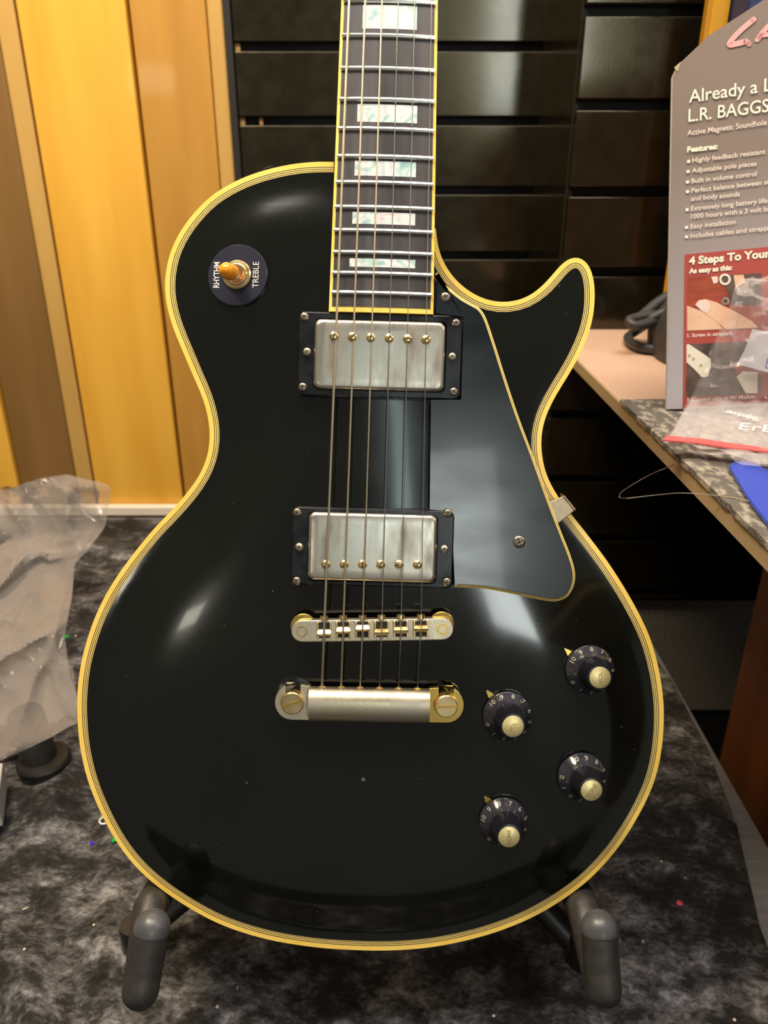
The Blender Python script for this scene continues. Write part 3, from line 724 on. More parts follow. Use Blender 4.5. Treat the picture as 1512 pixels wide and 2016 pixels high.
# ---- strings
SX_T = [687.7, 719.5, 752.4, 784.0, 816.9, 850.0]; SX_TP = [634, 671.7, 709, 747, 784.7, 822]
RAD = [.00068, .00056, .00046, .00030, .00025, .00020]
for i in range(6):
    b_ = gl(SX_B[i], SY_B[i], STZ); t_ = gf(SX_T[i], 0, .0033); d_ = (t_ - b_); kx = (ynut - b_.y) / d_.y
    e_ = b_ + d_ * kx; e_.z = max(e_.z, zf(ynut) + .0035)
    tp = gl(SX_TP[i], 1352, TPZ + .0004)
    MB().tube([e_, t_, b_ + d_ * .4, b_ + Vector((0, 0, .0001)), b_ - Vector((0, .001, .0001)), tp, tp - Vector((0, .004, .002))], RAD[i], 8).build('string', WOUND if i < 3 else PLAIN, guitar)

# ---- selector switch
sw = gtop(467.5, 542, .0012); wn = topn(sw.x, sw.y); SQ = Vector((0, 0, 1)).rotation_difference(wn); SM = Matrix.Translation(sw) @ SQ.to_matrix().to_4x4()
wash = MB().lathe([(.0166, -.0040), (.0166, -.0002), (.0162, .0002), (.0080, .0002), (.0080, -.003)], n=64).build('switch_washer', WASHER, guitar, M=SM)
MB().lathe([(.0060, -.003), (.0078, .0002), (.0078, .0012), (.0072, .0018), (.0060, .0019), (.0056, .0030), (.0050, .0032), (.0042, .0030), (.0040, .0004), (.0001, .0002)], (.0, 0, 0), n=40,
    rfun=lambda k, i: 1 + (.012 if (i % 2 and k in (1, 2)) else 0)).build('switch_nut', GOLD, wash)
tipd = SQ.inverted() @ Vector((-.24, -.04, 1)).normalized()
MB().lathe([(.0018, -.002), (.0020, .002), (.0028, .004), (.0036, .006), (.0042, .010), (.0044, .0135), (.0040, .0165), (.0029, .0186), (.0012, .0195), (0, .0197)], (.0008, -.0008, 0), tipd, n=24).build('switch_tip', AMBER, wash)
lettering('RHYTHM', .0047, WHITEP, wash, Matrix.Translation((-.0100, -.0069, .00025)) @ Matrix.Rotation(R(90), 4, 'Z'), width=.0138, bold=.00006)
lettering('TREBLE', .0047, WHITEP, wash, Matrix.Translation((.0118, -.0069, .00025)) @ Matrix.Rotation(R(90), 4, 'Z'), width=.0138, bold=-.00002)

# ---- knobs
def knob(base_px, ptr_px, word, wrot, nrot, k):
    p = gtop(*base_px, .0025); p.z -= .0
    nrm = topn(p.x, p.y); M = Matrix.Translation((p.x, p.y, p.z - .0025)) @ Vector((0, 0, 1)).rotation_difference((nrm * .35 + Vector((0, 0, .65))).normalized()).to_matrix().to_4x4()
    h = .0195
    kb = MB().lathe([(.0132, .0012), (.0136, .0016), (.0136, .0026), (.0131, .0034), (.0112, .0056), (.0098, .0076), (.0090, .0090)], n=56).build('knob', SKIRT, guitar, M=M)
    MB().lathe([(.0092, .0080), (.0086, .0092), (.0072, .0140), (.0065, h - .0016), (.0064, h - .0002), (.0058, h)], n=152, rfun=lambda k_, i: 1 + (.065 if (i // 2) % 2 and 0 < k_ < 5 else 0)).build('knob_grip', KNOBM, kb)
    MB().lathe([(.0057, h - .001), (.0057, h + .0002), (.0054, h + .0004)], n=40).build('knob_cap', CAPM, kb)
    lettering(word, .0031, ENGR, kb, Matrix.Translation((0, 0, h + .00045)) @ Matrix.Rotation(R(wrot), 4, 'Z') @ Matrix.Translation((0, -.0011, 0)), align='CENTER', ext=.00003, yscale=None)
    for d in range(11):
        a = R(nrot + 30 * d)
        Mn = Matrix.Rotation(a, 4, 'Z') @ Matrix.Translation((0, .01175, .0051)) @ Matrix.Rotation(R(-47), 4, 'X') @ Matrix.Translation((0, -.0013, .0003))
        lettering(str(d), .0040, NUMS, kb, Mn, align='CENTER', ext=.00003, name='numeral')
    q = gtop(*ptr_px, .002); di = Vector((q.x - p.x, q.y - p.y, 0)); L_ = di.length; di.normalize(); a = math.atan2(di.y, di.x)
    pt = [(.003, -.0032), (.0145, -.0016), (L_ + .0008, -.0004), (L_ + .0008, .0004), (.0145, .0016), (.003, .0032)]
    MB().prism(pt, .0004, .0010).build('knob_pointer', GOLDY, kb, M=M.inverted() @ Matrix.Translation((p.x, p.y, M.translation.z)) @ Matrix.Rotation(a, 4, 'Z'))
    MB().cyl((0, 0, -.002), (0, 0, .003), .0045).build('knob_shaft', GOLDY, kb)
    return kb
knob((1161, 1319), (1113, 1280), 'VOL', 97, -238, 0)
knob((999.5, 1410), (960.5, 1363), 'VOL', 55, -250, 1)
knob((1145.5, 1530), (1106, 1490), 'TONE', 60, -275, 2)
knob((991.6, 1618), (956.5, 1572), 'TONE', 96, -223, 3)
ch = gtop(715, 1535, .0001); MB().lathe([(.0012, -.0003), (.0011, .0002), (.0004, .0003)], ch, topn(ch.x, ch.y), n=9).build('lacquer_chip', STEEL, bodyo)
# strap button on the upper shoulder
sb = gl(537, 335, -.024); i0 = int(np.argmin(np.hypot(A[:, 0] - sb.x, A[:, 1] - sb.y))); bp0 = Vector((A[i0][0], A[i0][1], -.024)); bn = Vector((NRM[i0][0], NRM[i0][1], 0))
MB().lathe([(.0065, -.001), (.0050, .002), (.0048, .004), (.0072, .0065), (.0074, .0080), (.0055, .0092), (0, .0096)], bp0, bn, n=24).build('strap_button', RINGM, guitar)

# ------------------------------------------------------------------ guitar stand
SO = on_z(735, 1850, 0.0)
stand = empty('guitar_stand', Matrix.Translation((0, .42, 0)), 'black tubular guitar stand with foam-padded arms and rounded rubber tips', 'stand')
bpy.context.view_layer.update()
def out_pt(px, py):
    q = gl(px, py, 0); i = int(np.argmin(np.hypot(A[:, 0] - q.x, A[:, 1] - q.y))); return A[i], NRM[i]
AR = .0094
for (cpx, bend, tip, foot) in (((322, 1758), (277, 1949), (299, 1828), (270, 1862)), ((1126, 1757), (1187, 1945), (1180, 1829), (1142, 1880))):
    a_, n__ = out_pt(*cpx); ax = a_ + n__ * (AR + .0006)
    c0 = G @ Vector((ax[0], ax[1], -.085)); c1 = G @ Vector((ax[0], ax[1], -.05)); c2 = G @ Vector((ax[0], ax[1], -.004)); c3 = G @ Vector((ax[0], ax[1] - .001, .006))
    bd = at_depth(*bend, .405); tp = at_depth(*tip, .408)
    mid_ = c3.lerp(bd, .55); up = (tp - bd).normalized()
    path = curve_pts([c0, c1, c2, c3, mid_, bd - up * .001, bd + up * .010, tp - up * .012, tp], 8)
    wbuild(MB().tube(path, AR, 18), 'arm_padding', FOAM, stand, ang=50)
    r_ = AR * 1.03
    wbuild(MB().lathe([(r_ * .97, -.0022), (r_, -.0016), (r_, -.001)] + [(r_ * math.cos(R(t)), r_ * math.sin(R(t))) for t in range(0, 91, 15)], tp, up, n=24), 'arm_tip', RUBBER, stand)
    # leg from the yoke down to the table
    f0 = on_z(*foot, .012); f0.z = .0125 + cloth_h(f0.x, f0.y)
    yoke = Vector((0.0, c0.y + .045, c0.z + .03))
    wbuild(MB().tube(curve_pts([yoke, c0.lerp(yoke, .4), c0], 8), .007, 12), 'yoke', TUBEM, stand)
    wbuild(MB().tube([Vector((0, c0.y + .052, c0.z + .045)), f0], .0085, 14), 'leg', TUBEM, stand)
    wbuild(MB().lathe([(.0088, -.011), (.0094, -.009), (.0094, .010), (.0085, .013)], f0, (0, 0, 1), n=20), 'rubber_foot', TUBEM, stand)
yk = Vector((0.0, (G @ Vector((0, A[:, 1].min(), -.085))).y + .05, .16))
wbuild(MB().tube(curve_pts([Vector((0, c0.y + .045, c0.z + .012)), Vector((0, c0.y + .052, c0.z + .05)), yk + Vector((0, .02, .06)), yk + Vector((0, .07, .22))], 8), .010, 14), 'column', TUBEM, stand)
wbuild(MB().tube([yk + Vector((0, .02, .07)), Vector((0, yk.y + .18, .02))], .009, 14), 'rear_leg', TUBEM, stand)
wbuild(MB().lathe([(.0105, -.012), (.0115, -.009), (.0115, .010)], Vector((0, yk.y + .18, .0135 + cloth_h(0, yk.y + .18))), (0, 0, 1), n=20), 'rubber_foot', TUBEM, stand)

# ------------------------------------------------------------------ left: other stand foot, bags, card
ft = on_z(92, 1522, .004)
so = empty('equipment_stand', Matrix.Translation((ft.x, ft.y, 0)), 'black round stand foot with tube under the clear plastic bag', 'stand')
bpy.context.view_layer.update()
hc_ = cloth_h(ft.x, ft.y)
MB().lathe([(.0205, .001 + hc_), (.0225, .003 + hc_), (.0225, .008 + hc_), (.0205, .010 + hc_), (.0165, .0105 + hc_)], n=36).build('foot_ring', TUBEM, so)
MB().lathe([(.0148, .006 + hc_), (.0148, .066), (.013, .069)], (-.002, 0, 0), (-.10, .05, 1), n=32).build('tube', FOAM, so)
MB().tube([(-.010, .010, .020 + hc_), (-.09, .028, .018 + hc_), (-.2, .05, .016 + hc_)], .0085, 14).build('crossbar', TUBEM, so)

def bag_sheet(rows, nu, name, m, parent, crumple, seed, dy=0.0, fall=1):
    """rows: list of (left px, right px, py, world Y); a crumpled sheet through them"""
    P = [[], [], [], [], []]
    for r_ in rows:
        for k in range(5): P[k].append(r_[k] if k < len(r_) else r_[2])
    nv = len(rows) * 11; t = np.linspace(0, len(rows) - 1, nv); C = [np.interp(t, range(len(rows)), p) for p in P]
    for k in range(5):
        for _ in range(3): C[k][1:-1] = .5 * C[k][1:-1] + .25 * (C[k][:-2] + C[k][2:])
    vv = []
    for j in range(nv):
        for i in range(nu):
            u = i / (nu - 1); x = C[0][j] + (C[1][j] - C[0][j]) * u
            p = on_y(x, C[2][j] + (C[4][j] - C[2][j]) * (1 - u) ** 1.3, C[3][j] + dy)
            e = min(1, 5 * u * (1 - u) + .25)
            q = Vector((p.x * 14 + p.z * 9 + seed, p.y * 6, p.z * 6 - p.x * 3)); rid = 0; a = 1
            for o_ in range(3):
                rid += a * (1 - 2.4 * abs(mnoise.noise(q + Vector((0, 0, o_ * 3.3))))); q = q * 1.9; a *= .42
            dsp = crumple * (rid - .9) * e
            p = p + Vector((.35 * dsp, -dsp, .25 * dsp))
            p.z = max(p.z, .013 + .0 * u); vv.append(p)
    return wbuild(MB().add(vv, [(j * nu + i, j * nu + i + 1, (j + 1) * nu + i + 1, (j + 1) * nu + i) for j in range(nv - 1) for i in range(nu - 1)]), name, m, parent, ang=40)
bag = empty('plastic_bag', Matrix.Translation((-.36, .58, .012)), 'large crumpled clear plastic bag standing on the velvet left of the guitar', 'bag')
bpy.context.view_layer.update()
rowsF = [(-190, 132, 934, .80, 1040), (-190, 221, 955, .775, 1070), (-195, 207, 1040, .745, 1110), (-200, 146, 1112, .68), (-200, 141, 1180, .62), (-200, 126, 1255, .565), (-205, 136, 1335, .525),
         (-205, 152, 1370, .51), (-200, 160, 1418, .49), (-190, 112, 1448, .475), (-170, 30, 1482, .46)]
bag_sheet(rowsF, 60, 'front_film', FILM, bag, .038, 3.1)
rowsB = [(-190, 132, 936, .81, 1036), (-190, 200, 965, .83, 1060), (-195, 180, 1050, .83), (-200, 140, 1120, .80), (-200, 120, 1190, .77), (-200, 110, 1250, .74), (-205, 120, 1320, .70), (-200, 158, 1390, .66), (-190, 166, 1450, .615), (-180, 164, 1508, .575)]
bag_sheet(rowsB, 60, 'back_film', FILM, bag, .038, 9.4)
rowsI = [(-160, 60, 1035, .79), (-150, 140, 1070, .785), (-140, 135, 1140, .77), (-150, 60, 1180, .75), (-150, 70, 1230, .73)]
tp_ = bag_sheet(rowsI, 26, 'wrapping_paper', TANPAPER, None, .014, 5.5) if False else None

q1_, q2_ = on_z(14, 1533, .018), on_z(4, 1618, .018); ed = (q2_ - q1_).normalized(); pe = Vector((ed.y, -ed.x, 0)) * (1 if ed.y < 0 else -1)
if pe.x > 0: pe = -pe
ctr_ = (q1_ + q2_) / 2 + pe * .035; hc_ = max(cloth_h((ctr_ + pe * a_).x, (ctr_ + ed * b_).y) for a_ in (-.03, 0, .03) for b_ in (-.03, 0, .03))
card = MB().box((ctr_.x, ctr_.y, hc_ + .0125), (.070, (q2_ - q1_).length, .022), Matrix.Rotation(math.atan2(ed.y, ed.x) + math.pi / 2, 3, 'Z'))
o = card.build('paper_packet', PAPER, bevel=.001); tag(o, 'pale paper packet corner at the left edge, lying on the velvet', 'packet')

# ------------------------------------------------------------------ right: counter
DX, DZ = .185, .325
desk = empty('counter_desk', Matrix.Translation((.5, .5, -.77)), 'pinkish laminate counter with tan edge and dark stained wooden side panel', 'counter')
bpy.context.view_layer.update()
wbuild(MB().box(((DX + .90) / 2, (D2 + .06) / 2, DZ - .0055), (.90 - DX, D2 - .062, .011)), 'worktop', DESKM, desk, bevel=.0015)
wbuild(MB().box((DX - .0008, (D2 + .06) / 2, DZ - .006), (.0016, D2 - .064, .010)), 'edge_band', DESKE, desk, bevel=.0004)
wbuild(MB().box((.345, .335, (DZ - .012 - .77) / 2), (.022, .53, DZ - .012 + .77)), 'side_panel', WALNUT, desk, bevel=.0015)
wbuild(MB().box((.62, .59, (DZ - .018 - .77) / 2 + .0), (.53, .018, DZ - .02 + .77)), 'back_panel', TUBEM, desk, bevel=.001)

# carpet offcut
cp = [(DX - .004, .576), (.30, .572), (.62, .565), (.62, .10), (DX - .006, .10)]
m_ = MB(); nxc, nyc = 90, 90; vv = []
for lev in (0, 1):
    for j in range(nyc + 1):
        for i in range(nxc + 1):
            x = DX - .0035 + .40 * i / nxc; y = .575 - .46 * j / nyc + .003 * mnoise.noise(Vector((x * 40, 3, lev)))
            z = DZ + .0005 + (0 if lev == 0 else .0045 + .0012 * mnoise.noise(Vector((x * 160, y * 160, 2))))
            if i == 0: x += .0012 * mnoise.noise(Vector((y * 120, 1, 1)))
            if lev and (i in (0, nxc) or j in (0, nyc)): z -= .0012
            vv.append((x, y, z))
c_ = (nxc + 1) * (nyc + 1); q = lambda l, j, i: l * c_ + j * (nxc + 1) + i
ff = [(q(1, j, i), q(1, j + 1, i), q(1, j + 1, i + 1), q(1, j, i + 1)) for j in range(nyc) for i in range(nxc)] + [(q(0, j, i), q(0, j, i + 1), q(0, j + 1, i + 1), q(0, j + 1, i)) for j in range(nyc) for i in range(nxc)]
ff += [(q(0, j, 0), q(0, j + 1, 0), q(1, j + 1, 0), q(1, j, 0)) for j in range(nyc)] + [(q(0, j + 1, nxc), q(0, j, nxc), q(1, j, nxc), q(1, j + 1, nxc)) for j in range(nyc)]
ff += [(q(0, 0, i + 1), q(0, 0, i), q(1, 0, i), q(1, 0, i + 1)) for i in range(nxc)] + [(q(0, nyc, i), q(0, nyc, i + 1), q(1, nyc, i + 1), q(1, nyc, i)) for i in range(nxc)]
m_.add(vv, ff); carp = m_.build('carpet_offcut', CARPET, ang=60)
tag(carp, 'mottled grey and beige carpet piece laid along the front of the counter', 'carpet')
CZ = DZ + .0052

# display sign
B0 = on_z(1313, 806, CZ + .001)
rx = Vector((.9687, -.2232, .1093)).normalized(); uy = Vector((-.072, .168, .982)); uy = (uy - rx * uy.dot(rx)).normalized(); nz_ = rx.cross(uy)
SGM = Matrix(((rx.x, uy.x, nz_.x, B0.x), (rx.y, uy.y, nz_.y, B0.y), (rx.z, uy.z, nz_.z, B0.z), (0, 0, 0, 1)))
SGI = SGM.inverted()
sign = empty('display_sign', SGM, 'grey cardboard pickup display sign with red photo panel standing on the counter', 'sign')
def sg(px, py):
    c0 = SGI @ CAM; d = SGI.to_3x3() @ ray(px, py); return c0 - d * (c0.z / d.z)
WB = .30
tl_ = sg(1325, 150); k1 = sg(1328, 131); k2 = sg(1395, 70); k3 = sg(1512, -6)
ol = [(0, 0), (WB, 0), (WB, k3.y + .010), (k3.x + .03, k3.y + .014), (k3.x, k3.y), (k2.x, k2.y), (k1.x + .002, k1.y), (tl_.x, tl_.y)]
MB().prism(ol, -.006, -.0002).build('card_board', BOARD, sign, smooth=False)
m_ = MB().prism([(x + (-.0006 if x < .01 else 0), y) for x, y in ol], -.0061, -.0012)
m_.build('card_edge', BOARDE, sign, smooth=False)
a1, a2, a3 = sg(1327, 133), sg(1341, 121), sg(1334, 141)
MB().prism([(a1.x, a1.y), (a3.x, a3.y), (a2.x, a2.y)], -.0002, .0001).build('scuffed_corner', TAN, sign, smooth=False)
def slab(name, pix, m, lev, parent=sign):
    pl = [sg(*p) for p in pix]; return MB().prism([(p.x, p.y) for p in pl], -.0003, .00012 * lev).build(name, m, parent, smooth=False)
def txt(s, px, py, px2, py2, hpx, m, bold=0, parent=sign, lev=4, shear=0):
    """string whose baseline runs between two pixels, cap height hpx"""
    a, b = sg(px, py), sg(px2, py2); t = sg(px, py - hpx); hh = (t - a).length
    d = b - a; ang = math.atan2(d.y, d.x)
    me = text_mesh(s, hh / .70, bold, 'LEFT', .00003, shear); me.materials.clear(); me.materials.append(m)
    xs = [v.co.x for v in me.vertices]; k = d.length / (max(xs) - min(xs)); me.transform(Matrix.Translation((-min(xs), 0, 0))); me.transform(Matrix.Diagonal((k, 1, 1, 1)))
    o = link('lettering', me, m, parent); o.matrix_local = Matrix.Translation((a.x, a.y, .00012 * lev)) @ Matrix.Rotation(ang, 4, 'Z'); return o
# handwritten style initials
def stroke(pix, wpx, m):
    P = [sg(*p) for p in pix]; r_ = (sg(pix[0][0] + wpx, pix[0][1]) - P[0]).length / 2
    path = curve_pts([(p.x, p.y, 0) for p in P], 6); pts_ = []
    m_ = MB()
    L_, R_ = [], []
    for i, p in enumerate(path):
        t = (path[min(i + 1, len(path) - 1)] - path[max(i - 1, 0)]).normalized(); nn_ = Vector((-t.y, t.x, 0)) * r_
        L_.append(p + nn_); R_.append(p - nn_)
    vv = [(p.x, p.y, .0003) for p in L_ + R_]; k = len(L_)
    m_.add(vv, [(i + k, i + k + 1, i + 1, i) for i in range(k - 1)])
    for p in (path[0], path[-1]): m_.lathe([(r_, 0.0), (r_, .0003)], (p.x, p.y, 0), n=14)
    return m_.build('logo_stroke', m, sign, smooth=False)
stroke([(1483, 39), (1466, 53), (1450, 68), (1438, 82), (1437, 88), (1447, 87), (1468, 82)], 11, PINK)
stroke([(1473.5, 85), (1474.5, 87)], 9, PINK)
stroke([(1491, 78), (1501, 64), (1516, 48), (1530, 36)], 10, PINK)
stroke([(1497, 70), (1512, 68), (1526, 70)], 9, PINK)
txt('Already a L', 1356, 202.5, 1519, 178.5, 25, IVORY, .0001)
txt('L.R. BAGGS', 1355, 240, 1513, 220, 25, IVORY, .0001)
txt('Active Magnetic Soundhole', 1353, 267, 1509, 246, 10.5, PALE, .00005)
txt('Features:', 1352.5, 300, 1413, 293, 10.5, IVORY, .00022)
for s, x0_, y0_, x1_, y1_, bul in (('Highly feedback resistant', 1363, 320.5, 1506.5, 303, 1), ('Adjustable pole pieces', 1362, 340.5, 1489, 326.5, 1), ('Built in volume control', 1361, 361, 1489, 346.5, 1),
                              ('Perfect balance between st', 1361, 380, 1514, 362.5, 1), ('and body sounds', 1360, 396, 1456, 386.5, 0), ('Extremely long battery life:', 1360, 415.5, 1513, 399, 1),
                              ('1000 hours with a 3 volt ba', 1360, 431, 1516, 415.5, 0), ('Easy installation', 1359, 450.5, 1448, 441, 1), ('Includes cables and strapjac', 1359, 469, 1520, 452.5, 1)):
    txt(s, x0_, y0_, x1_, y1_, 9.5, PALE, .00005)
    if bul:
        c_ = sg(x0_ - 7.5, y0_ - 2.5); MB().lathe([(.0011, 0), (.0011, .0004)], (c_.x, c_.y, 0), n=14).build('bullet', IVORY, sign, smooth=False)
slab('red_panel', [(1348, 501), (1690, 470), (1690, 782), (1344, 803)], REDP, 1)
slab('white_margin', [(1314, 640), (1344, 640), (1343, 804), (1314, 804)], BOARDE, 1) if False else None
txt('4 Steps To Your', 1356, 521, 1516, 506, 15, IVORY, .00028)
txt('As easy as this:', 1356, 538.5, 1441, 531, 9.5, IVORY, .00022)
slab('photo_print', [(1353.5, 545), (1499, 538), (1499, 645), (1352.5, 651)], PH_RED, 2)
slab('photo_detail', [(1418, 542), (1499, 538), (1499, 600), (1440, 601), (1432, 575)], PH_DARK, 3)
slab('photo_detail', [(1352.5, 602), (1380, 612), (1412, 634), (1424, 648), (1352.5, 651)], PH_SKIN, 3)
slab('photo_detail', [(1368, 600), (1376, 591), (1389, 589), (1410, 595), (1450, 615), (1480, 632), (1492, 645), (1428, 648), (1412, 634), (1382, 613)], PH_SKIN, 4)
slab('photo_detail', [(1369, 600), (1376, 592), (1388, 590), (1396, 597), (1398, 608), (1392, 616), (1380, 611)], PH_NAIL, 5)
slab('photo_detail', [(1400, 545), (1413, 544), (1413, 556), (1405, 559)], PH_NAIL, 4)
slab('photo_detail', [(1444, 542), (1464, 541), (1467, 557), (1448, 566)], PH_SKIN, 4)
for cx, cy, r1, r0, m in ((1427, 550, 11.5, 7, PH_WHITE), (1428, 593, 8, 4, PH_GREY)):
    o_ = [sg(cx + r1 * math.cos(t), cy + r1 * math.sin(t)) for t in np.linspace(0, 2 * math.pi, 18, endpoint=False)]; i_ = [sg(cx + r0 * math.cos(t), cy + r0 * math.sin(t)) for t in np.linspace(0, 2 * math.pi, 18, endpoint=False)]
    MB().add([(p.x, p.y, .0007) for p in o_ + i_], [(k, 18 + k, 18 + (k + 1) % 18, (k + 1) % 18) for k in range(18)]).build('photo_detail', m, sign, smooth=False)
txt('1. Screw in strapjack', 1353, 664, 1443, 659, 7, PALE, .00008, lev=3)
slab('photo_print', [(1352, 678), (1499, 670), (1498, 775), (1350, 782)], PH_DARK, 2)
slab('photo_detail', [(1351.5, 678), (1357, 678), (1390, 700), (1399, 707), (1399, 722), (1394, 740), (1387, 743), (1381, 742), (1366, 726), (1351.5, 713)], PH_WHITE, 4)
for px, py in ((1357, 699.5), (1365, 706), (1380, 719)):
    c_ = sg(px, py); MB().lathe([(.0010, 0), (.0010, .0007)], (c_.x, c_.y, 0), n=12).build('photo_detail', TAN, sign, smooth=False)
slab('photo_detail', [(1440, 715), (1470, 712), (1498, 735), (1498, 745), (1450, 735)], PH_RED, 3)
slab('photo_detail', [(1450, 742), (1462, 731), (1491, 733), (1491, 774), (1468, 774)], PH_WHITE, 5)
slab('photo_detail', [(1397, 738), (1413, 752), (1409, 748), (1399, 735)], PH_GREY, 4)
txt('3. Connect cable to M1 Module', 1352, 791, 1486, 784, 7, PALE, .00008, lev=3)
txt('4.', 1504, 786, 1512, 785, 7, PALE, .00008, lev=3)
# pale lower edge and the strut behind
MB().add([(.05, .02, -.006), (.20, .02, -.006), (.125, .20, -.006), (.05, -.0, -.09), (.20, -.0, -.09)], [(0, 1, 2), (0, 2, 3), (1, 4, 2), (2, 4, 3)]).build('easel_strut', BOARDE, sign, smooth=False) if False else None

# zip bag leaning on the sign
zb = empty('zip_bag', Matrix.Translation(on_z(1400, 880, CZ)), 'clear zip-seal bag with red seal strip in front of the display sign', 'bag')
bpy.context.view_layer.update()
def zipsheet(name, off, seed):
    low = [((1299, 875), (1560, 940)), ((1316, 858), (1560, 896)), ((1345, 806), (1560, 812))]
    up2 = [((1367, 760), (1560, 762)), ((1393, 690), (1560, 700)), ((1420, 630), (1560, 640)), ((1446, 560), (1560, 575)), ((1466, 553), (1560, 560))]
    rows = []; nu = 30
    for (a, b) in low: rows.append((on_z(*a, CZ + .0035), on_z(*b, CZ + .0035)))
    for k, (a, b) in enumerate(up2):
        pa, pb = sg(*a), sg(*b); zz = .004 + .004 * math.sin(k)
        rows.append((SGM @ Vector((pa.x, pa.y, zz)), SGM @ Vector((pb.x, pb.y, zz))))
    L_ = curve_pts([r_[0] for r_ in rows], 5); R2 = curve_pts([r_[1] for r_ in rows], 5); vv = []
    for j in range(len(L_)):
        for i in range(nu):
            u = i / (nu - 1); p = L_[j].lerp(R2[j], u); q = p * 42 + Vector((seed, 0, 0))
            d = .0042 * (1 - 2.3 * abs(mnoise.noise(q))) + .0022 * (1 - 2.3 * abs(mnoise.noise(q * 2.3)))
            vv.append(p + Vector((0, -max(0, d) - off, max(0, d) + off * .6)))
    k = len(L_)
    return wbuild(MB().add(vv, [(j * nu + i, j * nu + i + 1, (j + 1) * nu + i + 1, (j + 1) * nu + i) for j in range(k - 1) for i in range(nu - 1)]), name, FILM2, zb, ang=25)
zipsheet('rear_film', 0, 1.0); zipsheet('front_film', .0035, 6.3)
def strip(name, px, m, dz, w0):
    vv = []
    for a, b in px:
        vv += [on_z(*a, CZ + dz), on_z(*b, CZ + dz)]
    vv += [p - Vector((0, 0, .0008)) for p in vv]; k = len(px)
    ff = [(2 * i, 2 * i + 1, 2 * i + 3, 2 * i + 2) for i in range(k - 1)] + [(2 * k + 2 * i, 2 * k + 2 * i + 2, 2 * k + 2 * i + 3, 2 * k + 2 * i + 1) for i in range(k - 1)]
    ff += [(2 * i, 2 * i + 2, 2 * k + 2 * i + 2, 2 * k + 2 * i) for i in range(k - 1)] + [(2 * i + 1, 2 * k + 2 * i + 1, 2 * k + 2 * i + 3, 2 * i + 3) for i in range(k - 1)]
    return wbuild(MB().add(vv, ff), name, m, zb, smooth=False)
strip('red_seal', [((1312, 857), (1305, 866)), ((1380, 863), (1376, 872)), ((1440, 872), (1438, 881)), ((1512, 881.5), (1512, 889)), ((1560, 889), (1560, 897))], REDZ, .0105, 0)
# white label inside the bag with a blue outline
lb = [sg(*p) for p in ((1478, 647), (1560, 662), (1560, 745), (1448, 716), (1463, 688))]
MB().prism([(p.x, p.y) for p in lb], .0052, .0058).build('paper_label', LABELM, zb, smooth=False, M=zb.matrix_world.inverted() @ SGM)
for a, b, w_ in (((1509, 702), (1503.5, 722), 2.2), ((1503.5, 722), (1560, 735), 2.2), ((1508, 702), (1560, 712), 2.2)):
    pa, pb = sg(*a), sg(*b); MB().tube([(pa.x, pa.y, .0058), (pb.x, pb.y, .0058)], .0004, 6).build('label_print', BLUEINK, zb, M=zb.matrix_world.inverted() @ SGM)
def zlet(s, a, b, hpx, flip, m, bold):
    pa, pb = on_z(*a, CZ + .0095), on_z(*b, CZ + .0095); hh = (on_z(a[0], a[1] - hpx, CZ + .0095) - pa).length
    me = text_mesh(s, hh / .7, bold, 'LEFT', .00003, .25); me.materials.clear(); me.materials.append(m)
    xs = [v.co.x for v in me.vertices]; ys_ = [v.co.y for v in me.vertices]; me.transform(Matrix.Translation((-min(xs), 0, 0)))
    k = (pb - pa).length / (max(xs) - min(xs)); me.transform(Matrix.Diagonal((k, 1, 1, 1)))
    if flip: me.transform(Matrix.Translation(((pb - pa).length, hh, 0)) @ Matrix.Rotation(math.pi, 4, 'Z'))
    o = link('lettering', me, m, zb); d = pb - pa
    o.matrix_local = zb.matrix_world.inverted() @ Matrix.Translation(pa) @ Matrix.Rotation(math.atan2(d.y, d.x), 4, 'Z'); return o
zlet('Telephone:', (1418, 812), (1490, 829), 7, True, FILM3, .0001)
zlet('ErE', (1454, 845), (1530, 852), 14, False, FILM3, .0000)

# blue card and loose string
bc = [on_z(*p, CZ + .001) for p in ((1435, 925), (1437, 919), (1445, 915.5), (1472, 915), (1490, 921), (1530, 944), (1556, 968), (1566, 1000), (1562, 1050), (1545, 1065), (1512, 1040), (1470, 985))]
m_ = MB().prism([(p.x, p.y) for p in bc], CZ + .0008, CZ + .0034); o = m_.build('plastic_card', BLUE, bevel=.0006)
tag(o, 'bright blue plastic card with rounded corner on the mottled carpet', 'card')
ls = [at_depth(1412, 888, .49), at_depth(1362, 903, .487), at_depth(1290, 930, .475), at_depth(1236, 960, .465), at_depth(1220, 974, .455), at_depth(1229, 981, .45), at_depth(1290, 975, .44), at_depth(1345, 971, .43), at_depth(1420, 977, .415), at_depth(1480, 987, .40), at_depth(1560, 1006, .385)]
ls[0] = on_z(1412, 888, CZ + .001)
o = MB().tube(curve_pts(ls, 8), .00030, 6).build('guitar_string', PLAIN); tag(o, 'thin loose steel string curling out over the counter edge', 'string')

